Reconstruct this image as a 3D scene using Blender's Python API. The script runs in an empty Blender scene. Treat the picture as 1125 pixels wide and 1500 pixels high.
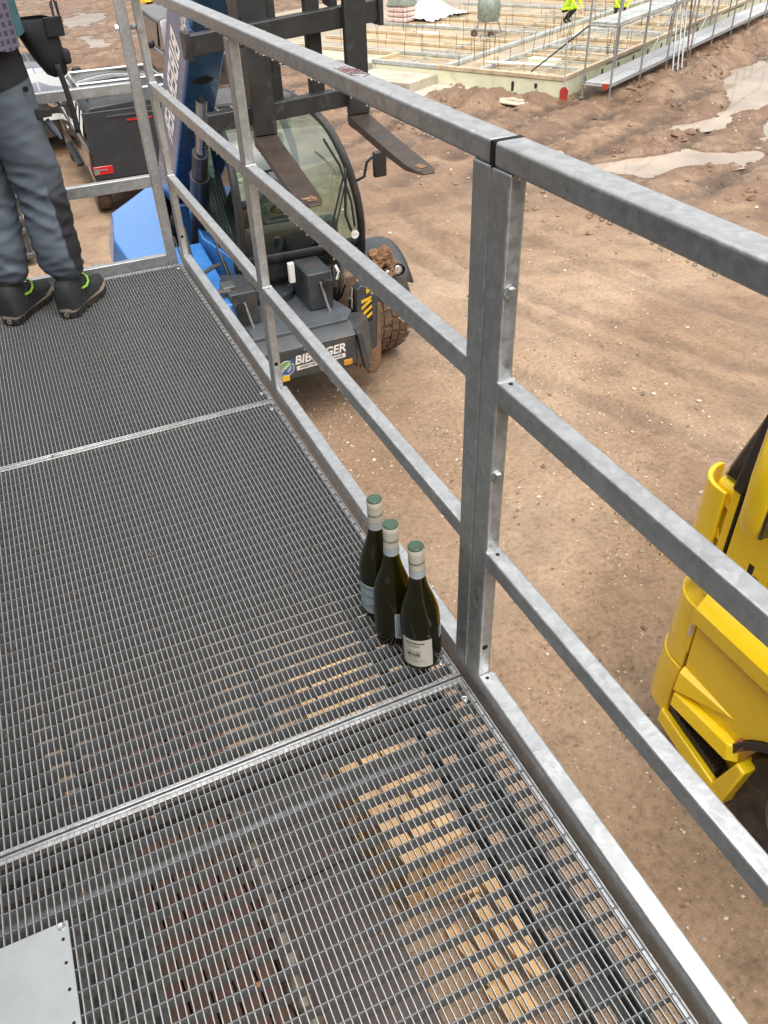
import bpy, bmesh, math, random
from mathutils import Vector, Matrix, noise
R = math.radians
random.seed(7)
scene = bpy.context.scene
COL = scene.collection
# ------------------------------------------------------------------ camera
cam_d = bpy.data.cameras.new('camera'); cam = bpy.data.objects.new('camera', cam_d); COL.objects.link(cam)
_r = Vector((0.90961148, -0.41408299, -0.03379693)); _u = Vector((0.28496996, 0.56265216, 0.77602491)); _f = Vector((0.3023228, 0.71551228, -0.62979608))
cam.matrix_world = Matrix(((_r.x, _u.x, -_f.x, -0.5370), (_r.y, _u.y, -_f.y, -0.8831), (_r.z, _u.z, -_f.z, 1.2556), (0, 0, 0, 1)))
cam_d.sensor_fit = 'VERTICAL'; cam_d.sensor_height = 36.0; cam_d.lens = 1153.065 / 1500 * 36.0
cam_d.clip_start = 0.02; cam_d.clip_end = 2000
cam_d.dof.use_dof = False
scene.camera = cam
# ------------------------------------------------------------------ world and sun (overcast)
SUN_EL, SUN_AZ = R(70), R(192)
world = bpy.data.worlds.new('World'); scene.world = world; world.use_nodes = True
wn = world.node_tree.nodes; wl = world.node_tree.links
bg = wn['Background']; sky = wn.new('ShaderNodeTexSky'); sky.sky_type = 'NISHITA'; sky.sun_disc = False
sky.sun_elevation = SUN_EL; sky.sun_rotation = SUN_AZ; sky.air_density = 1.6; sky.dust_density = 6.0; sky.ozone_density = 1.0
hs = wn.new('ShaderNodeHueSaturation'); hs.inputs['Saturation'].default_value = 0.14; hs.inputs['Value'].default_value = 1.0
wl.new(sky.outputs[0], hs.inputs['Color']); wl.new(hs.outputs[0], bg.inputs['Color']); bg.inputs['Strength'].default_value = 0.13
sl = bpy.data.lights.new('sun', 'SUN'); sl.energy = 1.5; sl.angle = R(90); sl.color = (1.0, 0.965, 0.92)
so = bpy.data.objects.new('sun', sl); COL.objects.link(so)
sd = Vector((math.sin(SUN_AZ) * math.cos(SUN_EL), math.cos(SUN_AZ) * math.cos(SUN_EL), math.sin(SUN_EL)))
so.rotation_euler = (-sd).to_track_quat('-Z', 'Y').to_euler(); so.location = (0, 0, 30)
vs = scene.view_settings; vs.view_transform = 'Standard'; vs.look = 'None'; vs.gamma = 1.0; vs.use_curve_mapping = False
vs.exposure = 0.84
scene.cycles.max_bounces = 6; scene.cycles.transparent_max_bounces = 12; scene.cycles.caustics_reflective = False; scene.cycles.caustics_refractive = False
G = -3.1            # ground level, the deck top is z = 0

# ------------------------------------------------------------------ materials
def nt(name):
    m = bpy.data.materials.new(name); m.use_nodes = True
    n = m.node_tree.nodes; l = m.node_tree.links
    return m, n, l, n['Principled BSDF']
def c4(c): return (c[0], c[1], c[2], 1.0)
def ramp(n, l, src, stops, interp='LINEAR'):
    r = n.new('ShaderNodeValToRGB'); r.color_ramp.interpolation = interp
    e = r.color_ramp.elements
    while len(e) < len(stops): e.new(0.5)
    for k, (p, c) in enumerate(stops):
        e[k].position = p; e[k].color = c4(c) if not isinstance(c, (int, float)) else (c, c, c, 1)
    l.new(src, r.inputs[0]); return r
def noise_tex(n, l, scale, detail=5, rough=0.55, vec=None, dist=0.0):
    t = n.new('ShaderNodeTexNoise'); t.inputs['Scale'].default_value = scale; t.inputs['Detail'].default_value = detail
    t.inputs['Roughness'].default_value = rough; t.inputs['Distortion'].default_value = dist
    if vec is not None: l.new(vec, t.inputs['Vector'])
    return t
def coords(n, l, scale=None):
    tc = n.new('ShaderNodeTexCoord')
    if scale is None: return tc.outputs['Object']
    mp = n.new('ShaderNodeMapping'); mp.inputs['Scale'].default_value = scale; l.new(tc.outputs['Object'], mp.inputs[0]); return mp.outputs[0]
def bump(n, l, b, src, strength, dist):
    bp = n.new('ShaderNodeBump'); bp.inputs['Strength'].default_value = strength; bp.inputs['Distance'].default_value = dist
    l.new(src, bp.inputs['Height']); l.new(bp.outputs[0], b.inputs['Normal']); return bp
def simple(name, col, rough=0.5, metal=0.0, var=0.12, scale=6.0, bstr=0.0, bscale=40.0, bdist=0.002, dirt=None, dirt_amt=0.5, dscale=3.0, spec=0.5, coat=0.0, rvar=0.12):
    m, n, l, b = nt(name); v = coords(n, l)
    t = noise_tex(n, l, scale, 6, 0.6, v)
    lo = tuple(max(0, x * (1 - var)) for x in col); hi = tuple(min(1, x * (1 + var)) for x in col)
    r = ramp(n, l, t.outputs[0], [(0.3, lo), (0.7, hi)]); out = r.outputs[0]
    if dirt is not None:
        t2 = noise_tex(n, l, dscale, 8, 0.68, v, 0.4)
        r2 = ramp(n, l, t2.outputs[0], [(1 - dirt_amt - 0.1, 0.0), (1 - dirt_amt + 0.18, 1.0)])
        mx = n.new('ShaderNodeMixRGB'); mx.inputs[2].default_value = c4(dirt); l.new(r2.outputs[0], mx.inputs[0]); l.new(out, mx.inputs[1]); out = mx.outputs[0]
    l.new(out, b.inputs['Base Color'])
    t3 = noise_tex(n, l, scale * 2.3, 5, 0.6, v)
    rr = ramp(n, l, t3.outputs[0], [(0.25, max(0.02, rough - rvar)), (0.75, min(1, rough + rvar))]); l.new(rr.outputs[0], b.inputs['Roughness'])
    b.inputs['Metallic'].default_value = metal; b.inputs['Specular IOR Level'].default_value = spec
    b.inputs['Coat Weight'].default_value = coat; b.inputs['Coat Roughness'].default_value = 0.08
    if bstr > 0:
        tb = noise_tex(n, l, bscale, 6, 0.6, v); bump(n, l, b, tb.outputs[0], bstr, bdist)
    return m
def galv(name, base=0.54, spangle=60.0, metal=0.75, rough=0.42, wet=0.35):
    m, n, l, b = nt(name); v = coords(n, l)
    vo = n.new('ShaderNodeTexVoronoi'); vo.inputs['Scale'].default_value = spangle; l.new(v, vo.inputs['Vector'])
    sep = n.new('ShaderNodeSeparateColor'); l.new(vo.outputs['Color'], sep.inputs[0])
    big = noise_tex(n, l, 9.0, 7, 0.65, v, 0.5)
    r1 = ramp(n, l, sep.outputs[0], [(0.0, (base * 0.95, base * 0.965, base * 0.97)), (1.0, (base * 1.05, base * 1.055, base * 1.05))])
    r2 = ramp(n, l, big.outputs[0], [(0.30, 0.88), (0.52, 0.99), (0.75, 1.07)])
    mx = n.new('ShaderNodeMixRGB'); mx.blend_type = 'MULTIPLY'; mx.inputs[0].default_value = 1.0
    l.new(r1.outputs[0], mx.inputs[1]); l.new(r2.outputs[0], mx.inputs[2]); l.new(mx.outputs[0], b.inputs['Base Color'])
    md_ = noise_tex(n, l, 34.0, 3, 0.55, v, 1.6); r3 = ramp(n, l, md_.outputs[0], [(0.40, 0.94), (0.50, 1.0), (0.60, 1.11)]); mx3 = n.new('ShaderNodeMixRGB'); mx3.blend_type = 'MULTIPLY'; mx3.inputs[0].default_value = 1.0; l.new(mx.outputs[0], mx3.inputs[1]); l.new(r3.outputs[0], mx3.inputs[2]); l.new(mx3.outputs[0], b.inputs['Base Color'])
    drops = noise_tex(n, l, 55.0, 3, 0.5, v, 0.8)
    rd = ramp(n, l, drops.outputs[0], [(0.40, rough + 0.05), (0.70, max(0.08, rough - wet * 0.45))])
    l.new(rd.outputs[0], b.inputs['Roughness']); b.inputs['Metallic'].default_value = metal
    ad = n.new('ShaderNodeMath'); ad.operation = 'ADD'; rb = ramp(n, l, drops.outputs[0], [(0.44, 0.0), (0.62, 1.0)])
    fine = noise_tex(n, l, 160.0, 4, 0.6, v); l.new(rb.outputs[0], ad.inputs[0]); l.new(fine.outputs[0], ad.inputs[1])
    bump(n, l, b, ad.outputs[0], 0.16, 0.0008)
    return m
M = {}
M['galv'] = galv('galvanised_steel')
M['galv_deck'] = simple('galvanised_grating', (0.17, 0.178, 0.182), 0.55, 0.25, var=0.10, scale=40)
M['galv_rod'] = simple('galvanised_rods', (0.39, 0.40, 0.40), 0.42, 0.35, var=0.10, scale=60)
M['galv_plate'] = simple('galvanised_plate', (0.40, 0.42, 0.43), 0.48, 0.35, var=0.07, scale=22, dirt=(0.36, 0.37, 0.37), dirt_amt=0.36, dscale=16, bstr=0.05, bscale=120)
M['galv_dark'] = galv('weathered_zinc', 0.15, 50.0, 0.6, 0.5, 0.2)
M['bolt'] = galv('zinc_bolt', 0.62, 200.0, 0.9, 0.3, 0.1)
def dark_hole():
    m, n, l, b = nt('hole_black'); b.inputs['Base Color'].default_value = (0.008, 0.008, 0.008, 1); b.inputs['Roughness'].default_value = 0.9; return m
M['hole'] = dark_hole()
M['black'] = simple('black_plastic', (0.018, 0.018, 0.02), 0.45, var=0.2, bstr=0.05, bscale=200)
M['black_metal'] = simple('black_painted_steel', (0.022, 0.023, 0.025), 0.42, var=0.25, dirt=(0.09, 0.06, 0.04), dirt_amt=0.38, dscale=5.0, bstr=0.1, bscale=60)
M['fork'] = simple('worn_fork_steel', (0.062, 0.048, 0.040), 0.40, 0.4, var=0.35, scale=9.0, dirt=(0.10, 0.062, 0.042), dirt_amt=0.44, dscale=6.0, bstr=0.15, bscale=40)
M['fork_black'] = simple('scuffed_black_carriage', (0.028, 0.028, 0.028), 0.45, 0.1, var=0.3, dirt=(0.13, 0.12, 0.11), dirt_amt=0.34, dscale=9.0, bstr=0.12, bscale=50)
M['mast'] = simple('dark_grey_paint', (0.045, 0.052, 0.058), 0.36, var=0.2, dirt=(0.13, 0.09, 0.06), dirt_amt=0.40, dscale=4.0, bstr=0.03, bscale=90)
M['deckgrey'] = simple('slate_grey_paint', (0.085, 0.093, 0.105), 0.42, var=0.15, dirt=(0.16, 0.12, 0.09), dirt_amt=0.36, dscale=5.0, bstr=0.04, bscale=120)
M['blue'] = simple('blue_paint', (0.05, 0.20, 0.52), 0.24, var=0.06, dirt=(0.09, 0.22, 0.45), dirt_amt=0.30, dscale=2.5, coat=0.6)
M['blue_dark'] = simple('deep_blue_paint', (0.028, 0.10, 0.25), 0.25, var=0.10, dirt=(0.045, 0.11, 0.22), dirt_amt=0.24, dscale=3.0, coat=0.5)
M['yellow'] = simple('yellow_lorry_paint', (0.88, 0.60, 0.010), 0.24, var=0.03, dirt=(0.62, 0.40, 0.05), dirt_amt=0.22, dscale=2.2, coat=0.6, rvar=0.08)
M['yellow_sign'] = simple('warning_yellow', (0.78, 0.46, 0.03), 0.45, var=0.12, scale=30)
M['orange'] = simple('amber_lens', (0.30, 0.075, 0.03), 0.2, var=0.15, coat=0.5)
M['orange_ref'] = simple('amber_reflector', (0.62, 0.28, 0.03), 0.35, var=0.25, scale=60)
M['rubber'] = simple('muddy_rubber', (0.03, 0.028, 0.026), 0.75, var=0.3, dirt=(0.17, 0.11, 0.075), dirt_amt=0.55, dscale=7.0, bstr=0.25, bscale=60, bdist=0.006)
M['rubber_mud'] = simple('mud_caked_rubber', (0.07, 0.05, 0.037), 0.8, var=0.35, dirt=(0.19, 0.12, 0.075), dirt_amt=0.58, dscale=9.0, bstr=0.4, bscale=45, bdist=0.01)
M['rubber_clean'] = simple('dusty_tyre_rubber', (0.035, 0.032, 0.03), 0.7, var=0.25, dirt=(0.14, 0.10, 0.07), dirt_amt=0.42, dscale=5.0, bstr=0.15, bscale=60)
M['rim'] = simple('dusty_wheel_rim', (0.20, 0.17, 0.14), 0.5, 0.5, var=0.25, dirt=(0.13, 0.09, 0.06), dirt_amt=0.5, dscale=8.0)
M['mudclump'] = simple('wet_clay_clump', (0.23, 0.12, 0.06), 0.75, var=0.45, scale=18, bstr=0.8, bscale=70, bdist=0.02)
M['rust_mud'] = simple('mud_splashed_steel', (0.06, 0.05, 0.042), 0.6, var=0.3, dirt=(0.22, 0.13, 0.075), dirt_amt=0.60, dscale=5.0, bstr=0.3, bscale=40, bdist=0.006)
M['chrome'] = simple('bright_steel', (0.72, 0.72, 0.72), 0.14, 1.0, var=0.05)
M['rod'] = simple('chromed_cylinder_rod', (0.30, 0.34, 0.40), 0.2, 1.0, var=0.08)
M['white'] = simple('white_paint', (0.78, 0.77, 0.74), 0.4, var=0.05)
M['text_white'] = simple('white_vinyl', (0.80, 0.78, 0.75), 0.45, var=0.03)
M['text_black'] = simple('black_vinyl', (0.012, 0.012, 0.012), 0.5, var=0.1)
M['vinyl_blue'] = simple('blue_vinyl', (0.05, 0.12, 0.32), 0.45, var=0.1)
M['vinyl_green'] = simple('green_vinyl', (0.16, 0.36, 0.10), 0.45, var=0.1)
M['car_dark'] = simple('dark_grey_metallic_paint', (0.055, 0.053, 0.052), 0.16, 0.5, var=0.08, dirt=(0.16, 0.11, 0.08), dirt_amt=0.40, dscale=2.0, coat=0.8)
M['car_brown'] = simple('brown_grey_metallic_paint', (0.10, 0.083, 0.07), 0.14, 0.6, var=0.08, dirt=(0.19, 0.13, 0.09), dirt_amt=0.42, dscale=2.0, coat=0.9)
M['matt_black'] = simple('matt_black_hardtop', (0.026, 0.027, 0.03), 0.5, var=0.15, bstr=0.03, bscale=200)
M['car_roof'] = simple('wet_grey_car_roof', (0.085, 0.095, 0.115), 0.25, 0.2, var=0.06, coat=0.9)
M['red_lamp'] = simple('red_tail_lamp', (0.50, 0.025, 0.025), 0.15, var=0.12, coat=0.8)
M['lamp_glass'] = simple('headlamp_lens', (0.62, 0.62, 0.60), 0.08, 0.7, var=0.1)
M['skip'] = simple('grey_plastic_panel', (0.075, 0.074, 0.072), 0.5, var=0.12, dirt=(0.16, 0.12, 0.09), dirt_amt=0.36, dscale=2.0, bstr=0.04)
M['insul'] = simple('cream_insulation_board', (0.70, 0.70, 0.50), 0.75, var=0.06, scale=4, dirt=(0.42, 0.32, 0.20), dirt_amt=0.33, dscale=1.6, bstr=0.1, bscale=60)
M['concrete'] = simple('pale_concrete', (0.46, 0.41, 0.33), 0.75, var=0.14, dirt=(0.30, 0.22, 0.15), dirt_amt=0.42, dscale=1.6, bstr=0.2, bscale=50)
M['bitumen'] = simple('black_bitumen_patch', (0.015, 0.015, 0.015), 0.6, var=0.2)
M['tube'] = galv('scaffold_tube_zinc', 0.34, 40.0, 0.6, 0.45, 0.1)
M['plank_alu'] = galv('scaffold_plank_zinc', 0.55, 20.0, 0.4, 0.5, 0.1)
M['tarp'] = simple('olive_plastic_cover', (0.20, 0.23, 0.19), 0.25, var=0.3, scale=9, bstr=0.4, bscale=14, bdist=0.03)
M['hivis'] = simple('hi_vis_yellow', (0.55, 0.85, 0.03), 0.8, var=0.1)
M['red_paint'] = simple('red_paint', (0.42, 0.04, 0.03), 0.5, var=0.2)
M['pink_bag'] = simple('printed_paper_sack', (0.62, 0.50, 0.47), 0.6, var=0.25, scale=14, dirt=(0.55, 0.12, 0.12), dirt_amt=0.36, dscale=12)
M['skin'] = simple('skin', (0.52, 0.30, 0.21), 0.5, var=0.08)
M['hair'] = simple('brown_hair', (0.05, 0.03, 0.02), 0.55, var=0.3, scale=60, bstr=0.6, bscale=120)
M['trouser'] = simple('slate_blue_work_cloth', (0.098, 0.120, 0.150), 0.82, var=0.12, scale=9, bstr=0.25, bscale=420, bdist=0.0008, dirt=(0.17, 0.15, 0.13), dirt_amt=0.25, dscale=7)
M['trouser_black'] = simple('black_stretch_cloth', (0.022, 0.021, 0.025), 0.85, var=0.2, scale=9, bstr=0.2, bscale=420, bdist=0.0008)
M['boot'] = simple('black_suede_boot', (0.028, 0.03, 0.03), 0.8, var=0.25, scale=20, dirt=(0.12, 0.09, 0.06), dirt_amt=0.30, dscale=12, bstr=0.3, bscale=200)
M['midsole'] = simple('dirty_beige_midsole', (0.42, 0.35, 0.26), 0.7, var=0.2, scale=25, dirt=(0.17, 0.12, 0.08), dirt_amt=0.36, dscale=20)
M['outsole'] = simple('black_outsole', (0.02, 0.02, 0.02), 0.7, var=0.3, dirt=(0.12, 0.085, 0.06), dirt_amt=0.42, dscale=16, bstr=0.4, bscale=90)
M['lime'] = simple('lime_piping', (0.35, 0.72, 0.06), 0.7, var=0.1)
M['teal'] = simple('teal_cotton', (0.045, 0.125, 0.15), 0.85, var=0.2, scale=14, bstr=0.3, bscale=300, bdist=0.001)
M['seat'] = simple('black_seat_vinyl', (0.03, 0.03, 0.032), 0.55, var=0.2)
def trouser_cloth():
    m = simple('slate_trousers_with_black_panels', (0.115, 0.138, 0.170), 0.82, var=0.12, scale=9, bstr=0.25, bscale=420, bdist=0.0008, dirt=(0.17, 0.15, 0.13), dirt_amt=0.25, dscale=7)
    n = m.node_tree.nodes; l = m.node_tree.links; b = n['Principled BSDF']; src = b.inputs['Base Color'].links[0].from_socket; v = coords(n, l)
    def dot(vec, off, lo, hi):
        d = n.new('ShaderNodeVectorMath'); d.operation = 'DOT_PRODUCT'; d.inputs[1].default_value = vec; l.new(v, d.inputs[0])
        r = n.new('ShaderNodeMapRange'); r.inputs[1].default_value = lo; r.inputs[2].default_value = hi; l.new(d.outputs['Value'], r.inputs[0]); return r.outputs[0]
    def mul(a, c): q = n.new('ShaderNodeMath'); q.operation = 'MULTIPLY'; l.new(a, q.inputs[0]); l.new(c, q.inputs[1]); return q.outputs[0]
    # outer seam panel of the right leg, below the knee and up the side; yoke at the seat
    seam = mul(dot((0.82, -0.57, 0.06), 0, .184, .188), dot((0, 0, -1), 0, -.52, -.40))
    yoke = mul(dot((-.25, 0, 1), 0, .745, .750), dot((-.82, .57, 0), 0, -.190, -.186))
    mx = n.new('ShaderNodeMath'); mx.operation = 'MAXIMUM'; l.new(seam, mx.inputs[0]); l.new(yoke, mx.inputs[1])
    mm = n.new('ShaderNodeMixRGB'); mm.inputs[2].default_value = (0.022, 0.021, 0.025, 1); l.new(mx.outputs[0], mm.inputs[0]); l.new(src, mm.inputs[1]); l.new(mm.outputs[0], b.inputs['Base Color']); return m
M['trouser_panel'] = trouser_cloth()
def drop_mat():
    m, n, l, b = nt('rain_water'); b.inputs['Base Color'].default_value = (1, 1, 1, 1); b.inputs['Roughness'].default_value = 0.0; b.inputs['Transmission Weight'].default_value = 1.0; b.inputs['IOR'].default_value = 1.33; return m
M['rain'] = drop_mat()
def plaid():
    m, n, l, b = nt('plaid_flannel'); tc = coords(n, l)
    def w(direction, scale, lo, hi):
        t = n.new('ShaderNodeTexWave'); t.wave_type = 'BANDS'; t.bands_direction = direction; t.inputs['Scale'].default_value = scale; t.inputs['Distortion'].default_value = 0.8; t.inputs['Detail'].default_value = 1.0; t.inputs['Detail Scale'].default_value = 2.0
        l.new(tc, t.inputs['Vector']); return ramp(n, l, t.outputs[0], [(lo, 0.0), (hi, 1.0)])
    a = w('X', 17, 0.55, 0.68); z = w('Z', 14, 0.62, 0.72); f = w('X', 60, 0.6, 0.8)
    m1 = n.new('ShaderNodeMixRGB'); m1.inputs[1].default_value = (0.055, 0.058, 0.10, 1); m1.inputs[2].default_value = (0.17, 0.15, 0.20, 1); l.new(a.outputs[0], m1.inputs[0])
    m2 = n.new('ShaderNodeMixRGB'); m2.inputs[2].default_value = (0.17, 0.155, 0.20, 1); l.new(z.outputs[0], m2.inputs[0]); l.new(m1.outputs[0], m2.inputs[1])
    mm = n.new('ShaderNodeMath'); mm.operation = 'MULTIPLY'; mm.inputs[1].default_value = 0.7; l.new(f.outputs[0], mm.inputs[0])
    m3 = n.new('ShaderNodeMixRGB'); m3.inputs[2].default_value = (0.035, 0.03, 0.06, 1); l.new(mm.outputs[0], m3.inputs[0]); l.new(m2.outputs[0], m3.inputs[1])
    l.new(m3.outputs[0], b.inputs['Base Color']); b.inputs['Roughness'].default_value = 0.9
    t = noise_tex(n, l, 300, 4, 0.6, tc); bump(n, l, b, t.outputs[0], 0.3, 0.001); return m
M['plaid'] = plaid()
def wood(name, a, c, scale=(3, 3, 40)):
    m, n, l, b = nt(name); v = coords(n, l, scale)
    t = noise_tex(n, l, 3.0, 8, 0.62, v, 0.6); r = ramp(n, l, t.outputs[0], [(0.28, a), (0.72, c)])
    v2 = coords(n, l); t2 = noise_tex(n, l, 2.2, 5, 0.6, v2); r2 = ramp(n, l, t2.outputs[0], [(0.35, 0.72), (0.65, 1.05)])
    mx = n.new('ShaderNodeMixRGB'); mx.blend_type = 'MULTIPLY'; mx.inputs[0].default_value = 1.0; l.new(r.outputs[0], mx.inputs[1]); l.new(r2.outputs[0], mx.inputs[2]); l.new(mx.outputs[0], b.inputs['Base Color'])
    b.inputs['Roughness'].default_value = 0.7; bump(n, l, b, t.outputs[0], 0.2, 0.003); return m
M['wood'] = wood('fresh_sawn_pine', (0.46, 0.26, 0.11), (0.70, 0.46, 0.22), (30, 2, 30))
M['wood_red'] = wood('red_brown_timber', (0.065, 0.030, 0.020), (0.135, 0.066, 0.042), (30, 2, 30))
M['wood_form'] = wood('formwork_timber', (0.44, 0.33, 0.20), (0.66, 0.55, 0.39), (4, 4, 4))
M['wood_grey'] = wood('wet_grey_timber', (0.30, 0.32, 0.30), (0.52, 0.54, 0.51), (4, 4, 4))
def glass(name, tint, rough=0.02, mixf=0.15):
    m = bpy.data.materials.new(name); m.use_nodes = True; n = m.node_tree.nodes; l = m.node_tree.links; n.clear()
    o = n.new('ShaderNodeOutputMaterial'); tr = n.new('ShaderNodeBsdfTransparent'); tr.inputs[0].default_value = c4(tint)
    gl = n.new('ShaderNodeBsdfGlossy'); gl.inputs['Roughness'].default_value = rough; gl.inputs['Color'].default_value = (0.95, 1.0, 0.98, 1)
    fr = n.new('ShaderNodeFresnel'); fr.inputs[0].default_value = 1.52
    ad = n.new('ShaderNodeMath'); ad.operation = 'ADD'; ad.inputs[1].default_value = mixf; ad.use_clamp = True; l.new(fr.outputs[0], ad.inputs[0])
    mx = n.new('ShaderNodeMixShader'); l.new(ad.outputs[0], mx.inputs[0]); l.new(tr.outputs[0], mx.inputs[1]); l.new(gl.outputs[0], mx.inputs[2]); l.new(mx.outputs[0], o.inputs[0]); return m
M['glass'] = glass('cab_safety_glass', (0.74, 0.88, 0.83), 0.02, 0.02)
M['glass_dark'] = simple('tinted_car_glass', (0.012, 0.015, 0.016), 0.06, var=0.1, coat=0.5, spec=0.8, rvar=0.02)
def bottle_glass():
    m, n, l, b = nt('olive_bottle_glass'); b.inputs['Base Color'].default_value = (0.050, 0.044, 0.005, 1); b.inputs['Roughness'].default_value = 0.025
    b.inputs['Transmission Weight'].default_value = 0.8; b.inputs['IOR'].default_value = 1.5; b.inputs['Coat Weight'].default_value = 0.0
    v = coords(n, l); t = noise_tex(n, l, 60, 3, 0.5, v); bump(n, l, b, t.outputs[0], 0.04, 0.001); return m
M['bottle'] = bottle_glass()
M['capsule'] = simple('cream_foil_capsule', (0.62, 0.57, 0.47), 0.38, var=0.05, scale=30, bstr=0.08, bscale=90)
M['capsule_band'] = simple('pale_blue_seal_band', (0.52, 0.57, 0.60), 0.5, var=0.08, scale=60)
M['cap_green'] = simple('green_foil_cap', (0.065, 0.115, 0.072), 0.35, var=0.1, scale=60, bstr=0.1, bscale=120)
M['paper_cream'] = simple('cream_paper_label', (0.66, 0.62, 0.53), 0.7, var=0.04, scale=20)
M['paper_blue'] = simple('pale_blue_paper_label', (0.40, 0.48, 0.52), 0.65, var=0.04, scale=20)
M['ink_grey'] = simple('grey_ink', (0.03, 0.03, 0.035), 0.7, var=0.1)
M['ink_blue'] = simple('blue_ink', (0.06, 0.12, 0.22), 0.6, var=0.1)
M['ink_red'] = simple('faded_red_marker', (0.20, 0.05, 0.045), 0.6, var=0.2)
M['stone'] = simple('pale_gravel', (0.60, 0.52, 0.42), 0.7, var=0.35, scale=40)
M['stone_dark'] = simple('dark_gravel', (0.21, 0.15, 0.105), 0.75, var=0.4, scale=40)
M['leaf_litter'] = simple('brown_leaf_litter', (0.22, 0.11, 0.055), 0.7, var=0.4, scale=20)
def water(name, col, rough=0.03):
    m, n, l, b = nt(name); v = coords(n, l); t = noise_tex(n, l, 0.9, 4, 0.5, v)
    r = ramp(n, l, t.outputs[0], [(0.35, tuple(x * 0.8 for x in col)), (0.65, tuple(min(1, x * 1.2) for x in col))]); l.new(r.outputs[0], b.inputs['Base Color'])
    b.inputs['Roughness'].default_value = rough; b.inputs['IOR'].default_value = 1.5; b.inputs['Specular IOR Level'].default_value = 0.95
    t2 = noise_tex(n, l, 5.0, 3, 0.5, v); bump(n, l, b, t2.outputs[0], 0.03, 0.01); return m
M['water'] = water('muddy_puddle_water', (0.36, 0.28, 0.21))
M['water_slab'] = water('flooded_slab_water', (0.50, 0.39, 0.25), 0.02)
def ground_mat():
    m, n, l, b = nt('wet_brown_earth'); tc = n.new('ShaderNodeTexCoord'); v = tc.outputs['Object']
    big = noise_tex(n, l, 0.35, 6, 0.62, v, 0.5); mid = noise_tex(n, l, 2.6, 8, 0.68, v, 0.3); fine = noise_tex(n, l, 22.0, 8, 0.7, v); grit = noise_tex(n, l, 110.0, 4, 0.7, v)
    c1 = ramp(n, l, big.outputs[0], [(0.30, (0.255, 0.158, 0.094)), (0.5, (0.362, 0.242, 0.152)), (0.72, (0.445, 0.318, 0.212))])
    c2 = ramp(n, l, mid.outputs[0], [(0.26, 0.55), (0.42, 0.93), (0.7, 1.08)])
    c3 = ramp(n, l, fine.outputs[0], [(0.30, 0.50), (0.48, 0.96), (0.70, 1.26)])
    mp = n.new('ShaderNodeMapping'); mp.inputs['Rotation'].default_value = (0, 0, R(-24)); mp.inputs['Scale'].default_value = (5.0, 0.28, 1.0); l.new(v, mp.inputs[0])
    trk = noise_tex(n, l, 1.0, 5, 0.6, mp.outputs[0], 0.25); ct = ramp(n, l, trk.outputs[0], [(0.30, 0.90), (0.48, 0.99), (0.72, 1.05)])
    m0 = n.new('ShaderNodeMixRGB'); m0.blend_type = 'MULTIPLY'; m0.inputs[0].default_value = 1; l.new(c1.outputs[0], m0.inputs[1]); l.new(ct.outputs[0], m0.inputs[2])
    m1 = n.new('ShaderNodeMixRGB'); m1.blend_type = 'MULTIPLY'; m1.inputs[0].default_value = 1; l.new(m0.outputs[0], m1.inputs[1]); l.new(c2.outputs[0], m1.inputs[2])
    clod = noise_tex(n, l, 1.1, 9, 0.72, v, 0.9); cm = ramp(n, l, clod.outputs[0], [(0.36, 0.30), (0.54, 1.0)])
    sx = n.new('ShaderNodeSeparateXYZ'); l.new(v, sx.inputs[0]); sm = n.new('ShaderNodeMath'); sm.operation = 'ADD'; l.new(sx.outputs[0], sm.inputs[0]); l.new(sx.outputs[1], sm.inputs[1])
    zone = n.new('ShaderNodeMapRange'); zone.inputs[1].default_value = 13.0; zone.inputs[2].default_value = 21.0; l.new(sm.outputs[0], zone.inputs[0])
    cz = n.new('ShaderNodeMath'); cz.operation = 'MULTIPLY'; l.new(cm.outputs[0], cz.inputs[0]); l.new(zone.outputs[0], cz.inputs[1]); cz2 = n.new('ShaderNodeMath'); cz2.operation = 'MULTIPLY'; cz2.inputs[1].default_value = 0.93; l.new(cz.outputs[0], cz2.inputs[0])
    md = n.new('ShaderNodeMixRGB'); md.inputs[2].default_value = (0.165, 0.092, 0.052, 1); l.new(cz2.outputs[0], md.inputs[0]); l.new(m1.outputs[0], md.inputs[1])
    m2 = n.new('ShaderNodeMixRGB'); m2.blend_type = 'MULTIPLY'; m2.inputs[0].default_value = 0.9; l.new(md.outputs[0], m2.inputs[1]); l.new(c3.outputs[0], m2.inputs[2])
    vo = n.new('ShaderNodeTexVoronoi'); vo.inputs['Scale'].default_value = 34.0; vo.inputs['Randomness'].default_value = 1.0; l.new(v, vo.inputs['Vector'])
    sep = n.new('ShaderNodeSeparateColor'); l.new(vo.outputs['Color'], sep.inputs[0])
    near = ramp(n, l, vo.outputs['Distance'], [(0.16, 1.0), (0.26, 0.0)]); pick = ramp(n, l, sep.outputs[0], [(0.80, 0.0), (0.84, 1.0)], 'CONSTANT')
    mk = n.new('ShaderNodeMath'); mk.operation = 'MULTIPLY'; l.new(near.outputs[0], mk.inputs[0]); l.new(pick.outputs[0], mk.inputs[1])
    patch = noise_tex(n, l, 0.8, 4, 0.6, v); pr = ramp(n, l, patch.outputs[0], [(0.42, 0.1), (0.6, 0.9)])
    mk2 = n.new('ShaderNodeMath'); mk2.operation = 'MULTIPLY'; l.new(mk.outputs[0], mk2.inputs[0]); l.new(pr.outputs[0], mk2.inputs[1])
    m3 = n.new('ShaderNodeMixRGB'); l.new(mk2.outputs[0], m3.inputs[0]); l.new(m2.outputs[0], m3.inputs[1])
    sc = ramp(n, l, sep.outputs[1], [(0.0, (0.12, 0.085, 0.06)), (0.5, (0.42, 0.32, 0.23)), (1.0, (0.68, 0.60, 0.50))]); l.new(sc.outputs[0], m3.inputs[2])
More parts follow.
